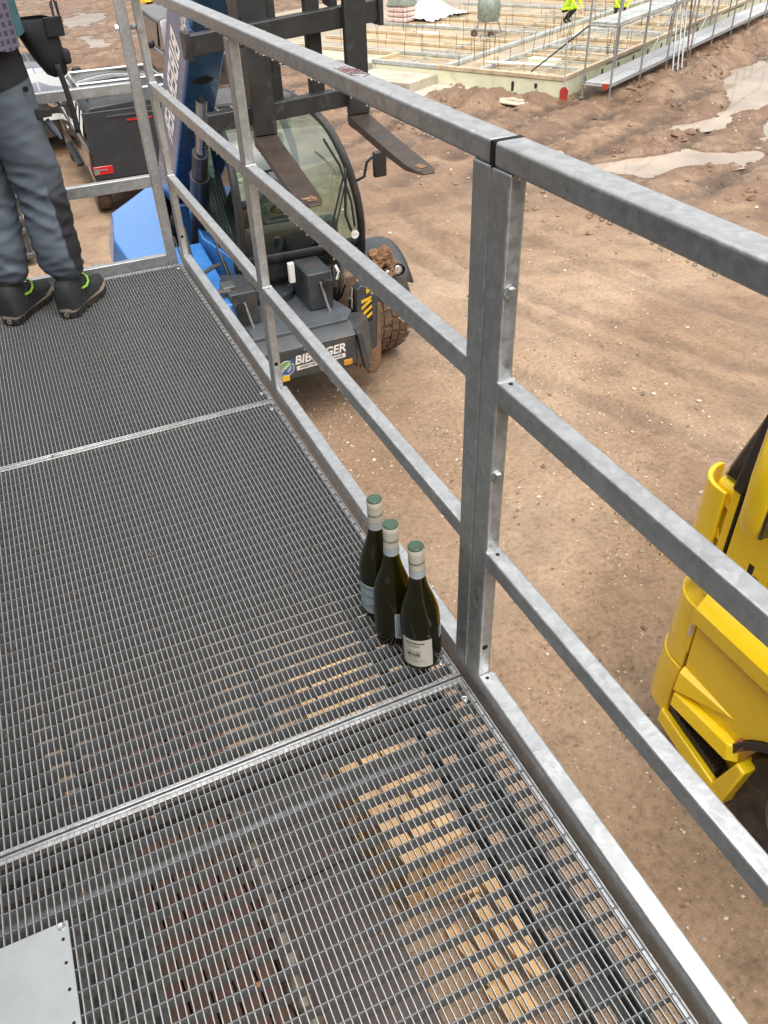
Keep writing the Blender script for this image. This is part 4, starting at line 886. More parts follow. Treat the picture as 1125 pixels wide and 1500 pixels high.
# sign on the plate: text, strip and round emblem
b = MB(); yv = 5.6975
sg = thing  # alias kept short
b = MB(); put_text(b, 'BIBERGER', .125, (1.645, yv, H(.755)), (1, 0, .04), (0, 0, 1), bold=.0035, shear=.18, space=.98); b.build('lettering', M['text_white'], th, smooth=0, fix=False)
b = MB(); b.hexa([(1.395, yv + .001, H(.640)), (1.905, yv + .001, H(.662)), (1.905, yv + .004, H(.662)), (1.395, yv + .004, H(.640)), (1.395, yv + .001, H(.685)), (1.905, yv + .001, H(.707)), (1.905, yv + .004, H(.707)), (1.395, yv + .004, H(.685))]); st_ = b.build('lettering_strip', M['text_white'], th)
b = MB(); put_text(b, 'ARBEITSBÜHNEN · STAPLER', .036, (1.65, yv - .001, H(.675)), (1, 0, .043), (0, 0, 1), bold=.0006, shear=.1, space=1.02); b.build('strip_text', M['text_black'], st_, smooth=0, fix=False)
em = MB(); em.cyl((1.295, yv + .003, H(.690)), (1.295, yv, H(.690)), .078, n=32); eo = em.build('round_emblem', M['text_white'], th)
em = MB(); em.add([(1.295 + .072 * math.cos(a), yv - .001, H(.690) + .072 * math.sin(a)) for a in [R(20 + i * 10) for i in range(19)]], [tuple(range(19))]); em.build('emblem_green', M['vinyl_green'], eo, smooth=0, fix=False)
em = MB(); em.add([(1.295 + .072 * math.cos(a), yv - .001, H(.690) + .072 * math.sin(a)) for a in [R(200 + i * 10) for i in range(19)]], [tuple(range(19))]); em.build('emblem_blue', M['vinyl_blue'], eo, smooth=0, fix=False)
em = MB(); em.add([(1.33, yv - .001, H(.735)), (1.375, yv - .001, H(.735)), (1.375, yv - .001, H(.785)), (1.345, yv - .001, H(.775))], [(0, 1, 2, 3)]); em.build('emblem_arrow', M['vinyl_blue'], eo, smooth=0, fix=False)
em = MB(); put_text(em, 'HYBRID', .036, (1.285, yv - .002, H(.700)), (.78, 0, .62), (-.62, 0, .78), bold=.0008); put_text(em, 'LIFT', .034, (1.325, yv - .002, H(.672)), (.78, 0, .62), (-.62, 0, .78), bold=.0008); em.build('emblem_text', M['text_white'], eo, smooth=0, fix=False)
for (x, h, m) in ((1.27, .585, 'yellow_sign'), (1.93, .60, 'orange_ref')):
    b = MB(); b.box(x - .045, x + .045, yv - .004, yv + .004, H(h - .03), H(h + .03)); b.build('reflector', M[m], th, bevel=.004)
# front brackets with pins and rods
for (x0, x1, h0, h1, sd) in ((1.74, 1.99, .99, 1.36, 1), (.96, 1.22, .98, 1.32, -1)):
    b = MB(); b.prism([(x0, 6.16), (x1, 6.16), (x1 + .02, 6.6), (x0, 6.72)], H(h0), H(h1), 'z'); o = b.build('front_bracket', M['mast'], th, bevel=.012)
    xp = x1 - .07 if sd > 0 else x0 + .06
    b = MB(); b.cyl((xp, 6.05, H(h1 - .1)), (xp, 6.2, H(h1 - .1)), .052, n=20); b.cyl((xp, 6.03, H(h1 - .1)), (xp, 6.06, H(h1 - .1)), .03, n=14); b.build('pivot_pin', M['black_metal'], o)
    b = MB(); b.tube([(x0 + .12, 6.13, H(h1 - .08)), (x0 + .16, 6.10, H(h1 - .3)), (x0 + .19, 6.08, H(h1 - .42))], .012, 8); b.build('lock_rod', M['galv'], o)
b = MB(); b.box(1.60, 1.66, 6.28, 6.33, H(1.26), H(1.46)); b.build('white_sensor', M['white'], th, bevel=.008)
b = MB(); b.cyl((1.50, 6.72, H(.98)), (1.50, 6.72, H(1.06)), .25, n=40); dk = b.build('turntable_cover', M['mast'], th, bevel=.004)
b = MB()
for k in range(6): a = k * 1.05; b.cyl((1.5 + .21 * math.cos(a), 6.72 + .21 * math.sin(a), H(1.06)), (1.5 + .21 * math.cos(a), 6.72 + .21 * math.sin(a), H(1.068)), .012, n=6)
b.build('cover_bolts', M['galv'], dk)
b = MB()
for k in range(8):
    x = 2.02 + .024 * k; b.tube([(x, 6.62 + .03 * math.sin(k * 2.1), H(1.30 - .02 * k)), (x + .03, 6.45 + .05 * math.sin(k), H(1.26)), (x + .02 * math.sin(k * 3), 6.36, H(1.10)), (x - .02, 6.42, H(.95)), (x - .06, 6.6, H(.8))], .012, 7)
b.build('hydraulic_hoses', M['black'], th)
b = MB(); b.tube([(2.02, 6.12, H(1.42)), (2.04, 6.08, H(1.36)), (2.01, 6.07, H(1.30))], .018, 8); b.build('hose_coupling', M['chrome'], th)
b = MB(); b.box(2.05, 2.5, 6.5, 7.2, H(.45), H(1.15)); b.build('axle_housing', M['rust_mud'], th, bevel=.05)
# outrigger
b = MB(); b.prism([(2.225, H(1.12)), (2.280, H(1.16)), (2.380, H(1.13)), (2.475, H(.95)), (2.460, H(.45)), (2.445, H(.24)), (2.400, H(.17)), (2.290, H(.17)), (2.230, H(.25)), (2.215, H(.6))], 6.12, 6.24, 'y'); orr = b.build('outrigger_leg', M['mast'], th, bevel=.01)
b = MB(); b.prism([(2.445, H(.95)), (2.480, H(.94)), (2.470, H(.45)), (2.455, H(.24)), (2.410, H(.16)), (2.285, H(.165)), (2.225, H(.25)), (2.225, H(.42)), (2.300, H(.40)), (2.420, H(.46))], 6.112, 6.121, 'y'); b.build('mud_smear', M['rust_mud'], orr)
b = MB(); b.cyl((2.350, 6.09, H(.25)), (2.350, 6.12, H(.25)), .055, n=20); b.build('foot_pin', M['rust_mud'], orr)
b = MB(); b.box(2.330, 2.390, 6.1195, 6.121, H(.76), H(1.04)); sk = b.build('warning_sticker', M['text_black'], orr)
b = MB()
for k in range(4):
    z = .755 + k * .072; z2 = min(z + .115, 1.035); b.add([(2.273, 6.118, H(z)), (2.273, 6.118, H(min(z + .036, 1.035))), (2.387, 6.118, H(z2)), (2.387, 6.118, H(max(z, z2 - .036)))], [(0, 1, 2, 3)])
b.build('sticker_stripes', M['yellow_sign'], sk, smooth=0, fix=False)
b = MB(); b.add([(2.335, 6.119, H(1.06)), (2.390, 6.119, H(1.10)), (2.330, 6.119, H(1.115))], [(0, 1, 2)]); b.build('warning_triangle', M['yellow_sign'], orr, smooth=0, fix=False)
b = MB(); b.cyl((2.175, 6.2, H(.62)), (2.200, 6.2, H(1.02)), .028, n=14); b.cyl((2.200, 6.2, H(1.02)), (2.215, 6.2, H(1.12)), .018, n=12); b.build('outrigger_ram', M['chrome'], th)
# wheels
for (x, y, sd) in ((2.73, 6.98, 1), (.66, 6.98, -1), (2.73, 10.0, 1), (.90, 10.0, -1)):
    wt = MB(); wh = bpy.data.objects.new('wheel', None); COL.objects.link(wh); wh.parent = th; XF[wh.name] = XF[th.name]
    wheel(wh, (x, y, H(.585)), .575, .48, .27, M['rubber_mud'], M['rim'], lugs=22, side=sd)
# right-hand mudguard with lamp and clay
b = MB(); rows = []
for i in range(13):
    a = R(35 + i * 10.5); rows.append([(x, 6.98 - .66 * math.cos(a), H(.58) + .66 * math.sin(a) - (.03 if q in (0, 4) else 0)) for q, x in enumerate((2.44, 2.5, 2.72, 2.95, 3.02))])
b.grid(rows); mg = b.build('mudguard', M['mast'], th); s_ = mg.modifiers.new('solid', 'SOLIDIFY'); s_.thickness = .025
b = MB(); b.hexa([(2.50, 6.30, H(.95)), (2.96, 6.36, H(.82)), (2.98, 6.44, H(.82)), (2.50, 6.4, H(.95)), (2.48, 6.36, H(1.24)), (2.90, 6.44, H(1.12)), (2.90, 6.52, H(1.12)), (2.48, 6.52, H(1.24))]); b.build('mudguard_front', M['mast'], th, bevel=.03, seg=3)
b = MB(); b.lathe([(.0, -.06), (.055, -.05), (.07, .0), (.068, .02), (.062, .012)], (0, 0, 0), 'y', 28); b.xform(xf(2.77, 6.285, H(1.17), R(-8)) @ Matrix.Scale(-1, 4, (0, 1, 0))); lp = b.build('headlamp_shell', M['black'], th)
b = MB(); b.ball((2.77, 6.30, H(1.17)), .060, 20, 12, sc=(1, .5, 1)); b.build('headlamp_lens', M['lamp_glass'], lp)
b = MB(); b.ball((2.67, 6.31, H(1.14)), .045, 16, 10, sc=(1, .6, 1)); b.build('side_lamp_lens', M['lamp_glass'], lp)
b = MB()
for (c_, r0, sc_) in (((2.64, 6.42, H(1.28)), .125, (1.0, .8, .75)), ((2.70, 6.33, H(1.19)), .075, (.8, .7, 1.3)), ((2.58, 6.36, H(1.24)), .07, (1, .8, .8))):
    q0 = len(b.v); b.ball(c_, r0, 40, 26, sc=sc_); cc = Vector(c_)
    for q in b.v[q0:]:
        d_ = (q - cc).normalized(); q += d_ * (.045 * fbm(q.x * 14, q.y * 14, q.z * 14, 3) + .020 * noise.noise(q * 48))
b.build('clay_clump', M['mudclump'], th, fix=False, label='lump of brown clay caked on the mudguard')
# cab
cR = [(2.545, 6.74, 1.16), (2.53, 6.66, 1.35), (2.50, 6.58, 1.65), (2.455, 6.58, 1.95), (2.39, 6.68, 2.25), (2.32, 6.88, 2.48), (2.25, 7.15, 2.60)]
cL = [(1.235, 6.74, 1.16), (1.24, 6.66, 1.35), (1.25, 6.58, 1.65), (1.265, 6.58, 1.95), (1.28, 6.68, 2.25), (1.30, 6.88, 2.48), (1.32, 7.15, 2.60)]
cR = [Vector((x, y, H(h))) for x, y, h in cR]; cL = [Vector((x, y, H(h))) for x, y, h in cL]
def dens(pts, n=5):
    out = []
    for i in range(len(pts) - 1):
        p0 = pts[max(i - 1, 0)]; p1 = pts[i]; p2 = pts[i + 1]; p3 = pts[min(i + 2, len(pts) - 1)]
        for k in range(n):
            t = k / n; out.append(.5 * ((2 * p1) + (p2 - p0) * t + (2 * p0 - 5 * p1 + 4 * p2 - p3) * t * t + (3 * p1 - p0 - 3 * p2 + p3) * t ** 3))
    return out + [pts[-1]]
dR, dL = dens(cR), dens(cL)
b = MB(); b.tube(dR, .040, 10); b.build('front_pillar', M['black_metal'], th)
b = MB(); b.tube(dL, .040, 10); b.build('front_pillar', M['black_metal'], th)
b = MB(); b.grid([[tuple(l.lerp(r2, u) - Vector((0, .05 * math.sin(math.pi * u), 0))) for u in [q / 8 for q in range(9)]] for l, r2 in zip(dL, dR)]); b.build('windscreen', M['glass'], th, fix=False)
i0 = 6; band = [[tuple(dL[k].lerp(dR[k], u) - Vector((0, .012 + .05 * math.sin(math.pi * u), 0))) for u in [q / 8 for q in range(9)]] for k in (5, 6, 7)]
b = MB(); b.grid(band); o = b.build('screen_band', M['black_metal'], th, fix=False); s_ = o.modifiers.new('solid', 'SOLIDIFY'); s_.thickness = .02
b = MB(); b.cyl((2.405, 6.515, H(1.53)), (2.405, 6.52, H(1.53)), .042, n=24); o2 = b.build('round_sticker', M['text_white'], th)
b = MB(); put_text(b, '25 km/h', .018, (2.405, 6.513, H(1.53)), (1, 0, 0), (0, 0, 1)); b.build('sticker_text', M['text_black'], o2, smooth=0, fix=False)
CB = 8.25
b = MB(); b.tube([tuple(cR[-1]), (2.22, 7.6, H(2.64)), (2.22, CB, H(2.60)), (2.40, CB, H(2.0)), (2.48, CB, H(1.1))], .04, 8); b.tube([tuple(cL[-1]), (1.32, 7.6, H(2.64)), (1.32, CB, H(2.60)), (1.30, CB, H(2.0)), (1.25, CB, H(1.1))], .04, 8); b.tube([(1.32, CB, H(2.6)), (2.22, CB, H(2.6))], .04, 8); b.tube([tuple(cL[-1]), tuple(cR[-1])], .03, 8); b.build('cab_frame', M['black_metal'], th)
b = MB(); b.hexa([(1.34, 7.45, H(2.63)), (2.2, 7.45, H(2.63)), (2.2, CB + .02, H(2.60)), (1.34, CB + .02, H(2.60)), (1.36, 7.47, H(2.69)), (2.18, 7.47, H(2.69)), (2.18, CB, H(2.66)), (1.36, CB, H(2.66))]); b.build('roof', M['skip'], th, bevel=.02)
b = MB()
for k in range(6): b.tube([(1.40 + k * .15, 7.12, H(2.60)), (1.40 + k * .15, 7.3, H(2.63)), (1.40 + k * .15, 7.46, H(2.64))], .010, 6)
b.tube([(1.33, 7.28, H(2.63)), (2.24, 7.28, H(2.63))], .010, 6); b.build('roof_guard', M['galv'], th)
b = MB(); b.add([tuple(cL[-1]), tuple(cR[-1]), (2.2, 7.46, H(2.645)), (1.34, 7.46, H(2.645))], [(0, 1, 2, 3)]); b.build('roof_glass', M['glass'], th, fix=False)
b = MB(); b.add([tuple(v) for v in dR] + [(2.22, CB, H(2.6)), (2.46, CB, H(1.25))], [tuple(range(len(dR) + 2))]); b.build('door_glass', M['glass'], th, fix=False)
b = MB(); b.add([tuple(v + Vector((-.004, 0, 0))) for v in dL[6:]] + [(1.30, CB, H(2.6)), (1.25, CB, H(1.55))], [tuple(range(len(dL[6:]) + 2))]); b.build('side_glass', M['glass'], th, fix=False)
b = MB(); b.box(1.30, 2.40, CB - .005, CB + .005, H(1.5), H(2.55)); b.build('rear_glass', M['glass'], th)
b = MB(); b.box(1.20, 1.26, 6.78, CB, H(.98), H(1.56)); b.build('cab_side_panel', M['black_metal'], th, bevel=.01)
b = MB(); b.box(1.27, 2.50, 6.80, CB, H(.95), H(1.12)); b.box(1.27, 2.46, CB - .03, CB, H(1.1), H(1.5)); b.build('cab_floor', M['black_metal'], th, bevel=.01)
b = MB(); b.prism([(7.65, H(1.45)), (7.15, H(1.50)), (7.12, H(1.60)), (7.62, H(1.60)), (7.72, H(2.28)), (7.84, H(2.26)), (7.80, H(1.45))], 1.66, 2.14, 'x'); b.build('driver_seat', M['seat'], th, bevel=.03)
for x in (1.52, 2.02):
    b = MB(); b.box(x - .07, x + .07, CB - .10, CB - .03, H(1.12), H(2.56)); b.build('rear_pillar', M['seat'], th, bevel=.02)
b = MB(); b.box(1.78, 2.02, 7.66, 7.78, H(2.26), H(2.42)); b.build('headrest', M['seat'], th, bevel=.03, seg=3)
b = MB(); b.box(1.35, 2.35, 6.82, 7.0, H(1.1), H(1.62)); b.build('dashboard', M['skip'], th, bevel=.03)
b = MB(); b.lathe([(.175 + .013 * math.cos(a), .013 * math.sin(a)) for a in [2 * math.pi * i / 8 for i in range(9)]], (0, 0, 0), 'z', 28); b.xform(Matrix.Translation((1.90, 7.06, H(1.74))) @ Matrix.Rotation(R(-32), 4, 'X')); b.cyl((1.9, 7.06, H(1.74)), (1.9, 6.98, H(1.58)), .02, n=8); b.cyl((1.74, 7.03, H(1.74)), (2.06, 7.03, H(1.74)), .012, n=6); b.build('steering_wheel', M['black'], th)
b = MB(); b.tube([(2.36, 6.50, H(1.58)), (2.30, 6.48, H(1.75)), (2.33, 6.50, H(2.05)), (2.36, 6.56, H(2.16))], .014, 6); b.tube([(2.06, 6.47, H(1.56)), (2.12, 6.455, H(1.62)), (2.30, 6.47, H(2.12))], .011, 6); b.tube([(2.10, 6.47, H(1.56)), (2.17, 6.455, H(1.62)), (2.33, 6.47, H(2.10))], .008, 6); b.tube([(2.18, 6.62, H(2.44)), (2.30, 6.55, H(2.20)), (2.38, 6.50, H(1.85)), (2.40, 6.50, H(1.62))], .012, 6); b.build('wiper', M['black'], th)
b = MB(); b.tube([(2.49, 6.60, H(2.02)), (2.55, 6.55, H(2.06)), (2.56, 6.50, H(2.20)), (2.60, 6.48, H(2.24)), (2.70, 6.46, H(2.25))], .014, 8); mr = b.build('mirror_arm', M['black'], th)
b = MB(); b.box(2.61, 2.75, 6.44, 6.49, H(2.06), H(2.30)); b.build('mirror', M['black'], mr, bevel=.02)
# boom
def boomseg(name, mat, p_low, p_high, depth, x0, x1, bevel=.02):
    (ya, za), (yb, zb) = p_low, p_high; d = Vector((0, yb - ya, zb - za)).normalized(); nrm = Vector((0, -d.z, d.y))   # up and back
    if nrm.z < 0: nrm = -nrm
    o = Vector((0, ya, za)); e = Vector((0, yb, zb)); q = []
    for P in (o, e):
        for (x, k) in ((x0, 0), (x1, 0), (x1, depth), (x0, depth)): q.append(tuple(P + nrm * k + Vector((x, 0, 0))))
    b = MB(); b.hexa(q); return b.build(name, mat, th, bevel=bevel), d, nrm
bm_, bd, bn = boomseg('boom', M['blue_dark'], (9.05, H(1.12)), (5.52, H(4.02)), .55, 1.0, 1.32)
boomseg('boom_extension', M['blue_dark'], (5.60, H(4.02)), (5.05, H(4.47)), .44, 1.04, 1.28)
def bpt(s, k): return Vector((.9975, 9.05, H(1.12))) + bd * s + bn * k
L_ = (Vector((0, 5.52, H(4.02))) - Vector((0, 9.05, H(1.12)))).length
b = MB(); put_text(b, 'BIBERGER', .36, bpt(L_ * .53, .27), tuple(-bd), tuple(bn), bold=.010, shear=.15); b.build('boom_lettering', M['text_white'], bm_, smooth=0, fix=False)
for (s_, ku, kv) in (('Arbeitsbühnen', .885, .40), ('Gabelstapler', .83, .15)):
    b = MB(); put_text(b, s_, .17, bpt(L_ * ku, kv), tuple(-bd), tuple(bn), bold=.003); b.build('boom_lettering', M['text_white'], bm_, smooth=0, fix=False)
b = MB(); put_text(b, '.de', .12, bpt(L_ * .36, .27), tuple(-bd), tuple(bn)); b.build('boom_web_lettering', M['text_white'], bm_, smooth=0, fix=False)
b = MB(); c_ = Vector((1.16, 9.05, H(1.12))) + bd * (L_ * .655) - bn * .004; ring = [tuple(c_ + Vector((.09 * math.cos(a), 0, 0)) + bd * .055 * math.sin(a)) for a in [2 * math.pi * i / 20 for i in range(20)]]; b.add(ring, [tuple(range(20))]); b.build('inspection_hole', M['hole'], bm_, smooth=0, fix=False)
pts = [Vector((x, 9.05, H(1.12))) + bd * (L_ * .80 + dy) - bn * .006 for x, dy in ((1.0, .06), (1.05, -.02), (1.10, -.05), (1.16, -.12), (1.24, -.12), (1.32, -.05))]
b = MB(); b.tube(pts, .010, 6); b.tube([bpt(L_ * .80 + .06, 0), bpt(L_ * .815 + .06, .06), bpt(L_ * .83 + .06, .12)], .010, 6); b.build('wear_edge', M['blue'], bm_)
b = MB(); b.prism([(5.62, H(4.74)), (5.02, H(4.50)), (4.93, H(4.0)), (4.96, H(3.05)), (5.16, H(3.05)), (5.22, H(3.7)), (5.75, H(4.30))], 1.06, 1.26, 'x'); b.build('boom_head', M['black_metal'], th, bevel=.015)
b = MB(); b.cyl((1.10, 7.95, H(1.15)), (1.05, 7.02, H(2.18)), .095, n=24); lc = b.build('lift_cylinder', M['black_metal'], th)
b = MB(); b.cyl((1.05, 7.02, H(2.18)), (1.045, 6.80, H(2.43)), .075, n=20); b.build('lift_gland', M['black_metal'], lc)
b = MB(); b.cyl((1.05, 6.80, H(2.43)), (1.06, 6.46, H(2.93)), .050, n=20); b.build('lift_rod', M['rod'], lc)
b = MB()
for k in range(7): x = 1.12 + k * .03; b.tube([(x, 7.9, H(2.0)), (x + .02, 7.4, H(1.75 - .02 * k)), (x, 7.05, H(1.4)), (x + .03, 6.85, H(1.15)), (x + .1, 6.8, H(1.02))], .018, 7)
b.build('boom_hoses', M['black'], th)
# fork carriage
fc = bpy.data.objects.new('fork_carriage', None); COL.objects.link(fc); fc.parent = th; XF[fc.name] = XF[th.name]
b = MB(); b.hexa([(.655, 4.86, .379), (2.018, 4.86, .472), (2.018, 4.95, .472), (.655, 4.95, .379), (.679, 4.86, .501), (2.023, 4.86, .60), (2.023, 4.95, .60), (.679, 4.95, .501)]); b.build('upper_bar', M['fork_black'], fc, bevel=.006)
b = MB(); b.hexa([(.716, 4.86, -.076), (1.86, 4.86, -.02), (1.86, 4.95, -.02), (.716, 4.95, -.076), (.736, 4.86, .036), (1.87, 4.86, .092), (1.87, 4.95, .092), (.736, 4.95, .036)]); b.build('lower_bar', M['fork_black'], fc, bevel=.006)
b = MB(); b.box(.665, .70, 4.83, 4.98, .36, .52); b.build('end_stop', M['fork_black'], fc, bevel=.005)
b = MB(); b.box(2.0, 2.035, 4.83, 4.98, .45, .62); b.build('end_stop', M['fork_black'], fc, bevel=.005)
for (x0, x1) in ((1.20, 1.31), (1.52, 1.62)):
    b = MB(); b.box(x0, x1, 4.955, 5.03, -.02, .80); b.build('back_upright', M['fork_black'], fc, bevel=.006)
b = MB(); b.box(1.31, 1.52, 4.96, 5.02, .26, .34); b.box(1.10, 1.72, 4.97, 5.03, .64, .70); b.box(1.10, 1.72, 4.97, 5.03, .78, .82); b.build('back_cross_bar', M['fork_black'], fc, bevel=.006)
for x in (1.08, 1.72):
    b = MB(); b.prism([(4.94, .56), (5.1, .58), (5.08, .86), (4.94, .84)], x - .025, x + .025, 'x'); b.build('hook_plate', M['fork_black'], fc, bevel=.005)
for (xa, xb, ztop, zb, tx0, tx1, tz) in ((1.735, 1.890, .64, -.09, 1.70, 1.855, -.185), (1.030, 1.190, .50, -.14, .965, 1.075, -.255)):
    xm = (xa + xb) / 2; w = (xb - xa) / 2; tm = (tx0 + tx1) / 2; tw = (tx1 - tx0) / 2
    fk = bpy.data.objects.new('fork', None); COL.objects.link(fk); fk.parent = fc; XF[fk.name] = XF[th.name]
    b = MB()
    prof = [(4.80, ztop), (4.855, ztop), (4.855, zb + .02), (4.845, zb - .035), (4.80, zb - .055), (4.72, zb - .055)]; rows = []
    stn = [((4.855, ztop), (4.795, ztop), w, xm), ((4.855, zb + .12), (4.795, zb + .12), w, xm)]
    b.hexa([(xa, 4.795, zb + .02), (xb, 4.795, zb + .02), (xb, 4.855, zb + .02), (xa, 4.855, zb + .02), (xa, 4.795, ztop), (xb, 4.795, ztop), (xb, 4.855, ztop), (xa, 4.855, ztop)])
    b.build('fork_shank', M['fork_black'], fc, bevel=.006)
    b = MB(); rows = []
    for (y, zt, zl, ww) in ((4.855, zb + .02, zb - .02, w), (4.835, zb + .02, zb - .05, w), (4.78, zb + .012, zb - .058, w), (4.70, zb - .003, zb - .058, w), (4.2, zb - .003 + (tz - zb) * .55, zb - .052 + (tz - zb) * .55, w), (3.85, tz + .010, tz - .028, w * .98), (3.70, tz + .004, tz - .014, w * .80), (3.64, tz, tz - .010, w * .45)):
        u = (4.855 - y) / 1.215; xc = xm + (tm - xm) * u; rows.append([(xc - ww, y, zt), (xc + ww, y, zt), (xc + ww, y, zl), (xc - ww, y, zl)])
    b.grid(rows, close=True); b.f += [(0, 1, 2, 3), tuple(len(b.v) - 4 + q for q in (3, 2, 1, 0))]; b.mi += [0, 0]; b.build('fork_blade', M['fork'], fc, bevel=.004)
    bpy.data.objects.remove(fk)
    b = MB()
    for k in range(10): b.ball((tm + rr.uniform(-tw, tw) * .6, rr.uniform(3.69, 3.80), tz + .008), rr.uniform(.008, .02), 6, 4, sc=(1.4, 1.2, .35))
    b.build('dried_mud', M['mudclump'], fc)
# engine hood and side structures
b = MB(); q = [(.24, 7.10, 1.46), (.66, 7.02, 1.50), (1.0, 9.4, 1.50), (.86, 9.45, 1.48), (.31, 8.72, 1.46), (.20, 7.85, 1.46)]
top = [(x, y, H(h)) for x, y, h in q]; low = [(.22, 6.95, H(1.12)), (.72, 6.85, H(1.2)), (1.02, 9.5, H(1.2)), (.86, 9.6, H(1.1)), (.22, 9.0, H(1.0)), (.10, 7.85, H(1.05))]
n = 6; b.add(top + low, [tuple(range(6)), tuple(reversed(range(6, 12)))] + [(i, (i + 1) % 6, 6 + (i + 1) % 6, 6 + i) for i in range(6)]); b.build('engine_hood', M['blue'], th, bevel=.03, seg=3)
b = MB(); b.box(.34, .95, 7.3, 9.4, H(.55), H(1.06)); b.build('engine_bay', M['mast'], th, bevel=.02)
b = MB(); b.hexa([(.66, 6.1, H(.95)), (1.0, 6.1, H(.95)), (1.0, 7.3, H(.95)), (.66, 7.3, H(.95)), (.70, 6.15, H(1.24)), (1.0, 6.15, H(1.24)), (1.0, 7.3, H(1.46)), (.66, 7.3, H(1.46))]); b.build('front_cowl', M['blue'], th, bevel=.02)
b = MB(); b.hexa([(1.02, 7.3, H(1.0)), (1.2, 6.85, H(1.0)), (1.2, 7.8, H(1.0)), (1.06, 8.0, H(1.0)), (1.02, 7.3, H(1.5)), (1.2, 6.85, H(1.4)), (1.2, 7.8, H(1.5)), (1.06, 8.0, H(1.6))]); b.build('inner_cowl', M['blue'], th, bevel=.015)
b = MB(); b.tube([(.73, 6.65, H(1.85)), (.73, 6.5, H(1.5)), (.75, 6.38, H(1.36)), (.80, 6.3, H(1.32)), (1.0, 6.25, H(1.32))], .028, 10); b.tube([(.76, 6.45, H(1.45)), (.9, 6.5, H(1.48)), (1.0, 6.55, H(1.48))], .022, 8); b.tube([(.65, 6.75, H(1.75)), (.67, 6.6, H(1.5)), (.70, 6.5, H(1.40))], .008, 6); b.build('guard_handle', M['mast'], th)
b = MB(); b.box(.93, 1.06, 6.26, 6.42, H(1.22), H(1.36)); b.build('valve_block', M['galv_dark'], th, bevel=.01)
b = MB(); b.tube([(1.0, 5.98, H(1.06)), (1.02, 5.90, H(.98)), (1.05, 5.85, H(.90))], .035, 8); b.build('ram_end', M['black_metal'], th)
b = MB(); b.box(1.2, 2.3, 10.7, 11.2, H(.6), H(1.15)); b.build('counterweight', M['mast'], th, bevel=.05)
b = MB(); b.box(1.0, 1.36, 8.5, 9.3, H(.9), H(1.5)); b.build('boom_pivot_tower', M['blue_dark'], th, bevel=.03)
# ------------------------------------------------------------------ yellow lorry (faces +y, its side towards the platform)
tk = thing('lorry', 'yellow lorry cab parked beside the platform, black lettering on its door', 'lorry', (3.3, .0, G))
SX = 2.05; Yl = M['yellow']
def wheel_part(parent, *a, **k):
    wh = bpy.data.objects.new('wheel', None); COL.objects.link(wh); wh.parent = parent; XF[wh.name] = XF[parent.name]; wheel(wh, *a, **k); return wh
# main cab shell: side silhouette extruded over the width
b = MB(); b.prism([(1.055, H(1.30)), (1.050, H(2.12)), (.985, H(2.45)), (.84, H(3.05)), (.70, H(3.55)), (.45, H(3.72)), (-1.0, H(3.80)), (-1.05, H(1.15)), (.40, H(1.15)), (.46, H(1.30))], SX + .012, 4.45, 'x'); b.build('cab_shell', Yl, tk, bevel=.03, seg=3)
b = MB(); b.prism([(1.038, H(1.42)), (1.034, H(2.115)), (.965, H(2.45)), (.84, H(2.98)), (-.12, H(2.98)), (-.12, H(1.42))], SX, SX + .014, 'x'); dr = b.build('door', Yl, tk, bevel=.006)
b = MB(); b.prism([(.975, H(2.17)), (.90, H(2.46)), (.80, H(2.90)), (-.05, H(2.90)), (-.05, H(2.17))], SX - .003, SX + .004, 'x'); b.build('door_window', M['glass_dark'], dr, bevel=.002)
b = MB(); b.prism([(1.060, H(1.44)), (1.056, H(2.12)), (1.043, H(2.12)), (1.046, H(1.44))], SX + .006, SX + .016, 'x'); b.build('door_gap', M['hole'], tk)
b = MB(); b.prism([(1.108, H(2.10)), (1.050, H(2.10)), (.975, H(2.46)), (.83, H(3.05)), (.70, H(3.5)), (.80, H(3.5)), (.93, H(3.05)), (1.06, H(2.50))], SX - .006, SX + .05, 'x'); b.build('a_pillar', M['black'], tk, bevel=.012)
b = MB(); b.hexa([(SX + .05, 1.225, H(2.088)), (4.40, 1.235, H(2.088)), (4.40, .98, H(2.085)), (SX + .05, 1.02, H(2.085)), (SX + .09, .80, H(3.5)), (4.36, .84, H(3.5)), (4.36, .6, H(3.5)), (SX + .09, .6, H(3.5))]); b.build('windscreen', M['glass_dark'], tk, bevel=.02)
b = MB(); put_text(b, 'hö', .21, (SX - .0015, .905, H(1.722)), (0, -1, 0), (0, 0, 1), bold=.006, align='LEFT'); b.build('door_lettering', M['text_black'], dr, smooth=0, fix=False)
# door front strip and corner deflector
def corner(x_off, r, z0, z1, th_, y_start, a1=90, n=14, top_in=0.0):
    """curved plate that leaves the side plane at y_start and turns round the front corner"""
    b = MB(); rows = []
    path = [(SX + x_off, y_start)] + [(SX + x_off + r - r * math.cos(R(a1 * i / n)), y_start + .05 + r * math.sin(R(a1 * i / n))) for i in range(n + 1)]
    outer = path; inner = [(x + th_, y - th_ * (.2 + .8 * i / n)) for i, (x, y) in enumerate(path)]
    for zz, ins in ((z0, 0), (z0 + (z1 - z0) * .5, .0), (z1, top_in)):
        rows.append([(x + ins, y - ins, zz) for x, y in outer] + [(x + ins * .5, y - ins * .5, zz) for x, y in reversed(inner)])
    b.grid(rows, close=True); m = len(rows[0]); b.f += [tuple(range(m)), tuple(reversed(range(2 * m, 3 * m)))]; b.mi += [0, 0]; return b
b = MB(); b.prism([(1.062, H(1.44)), (1.060, H(2.10)), (1.10, H(2.12)), (1.105, H(1.44))], SX + .0, SX + .03, 'x'); b.build('corner_strip', Yl, tk, bevel=.006)
corner(-.005, .16, H(1.48), H(2.055), .022, 1.135).build('air_deflector', Yl, tk, bevel=.005)
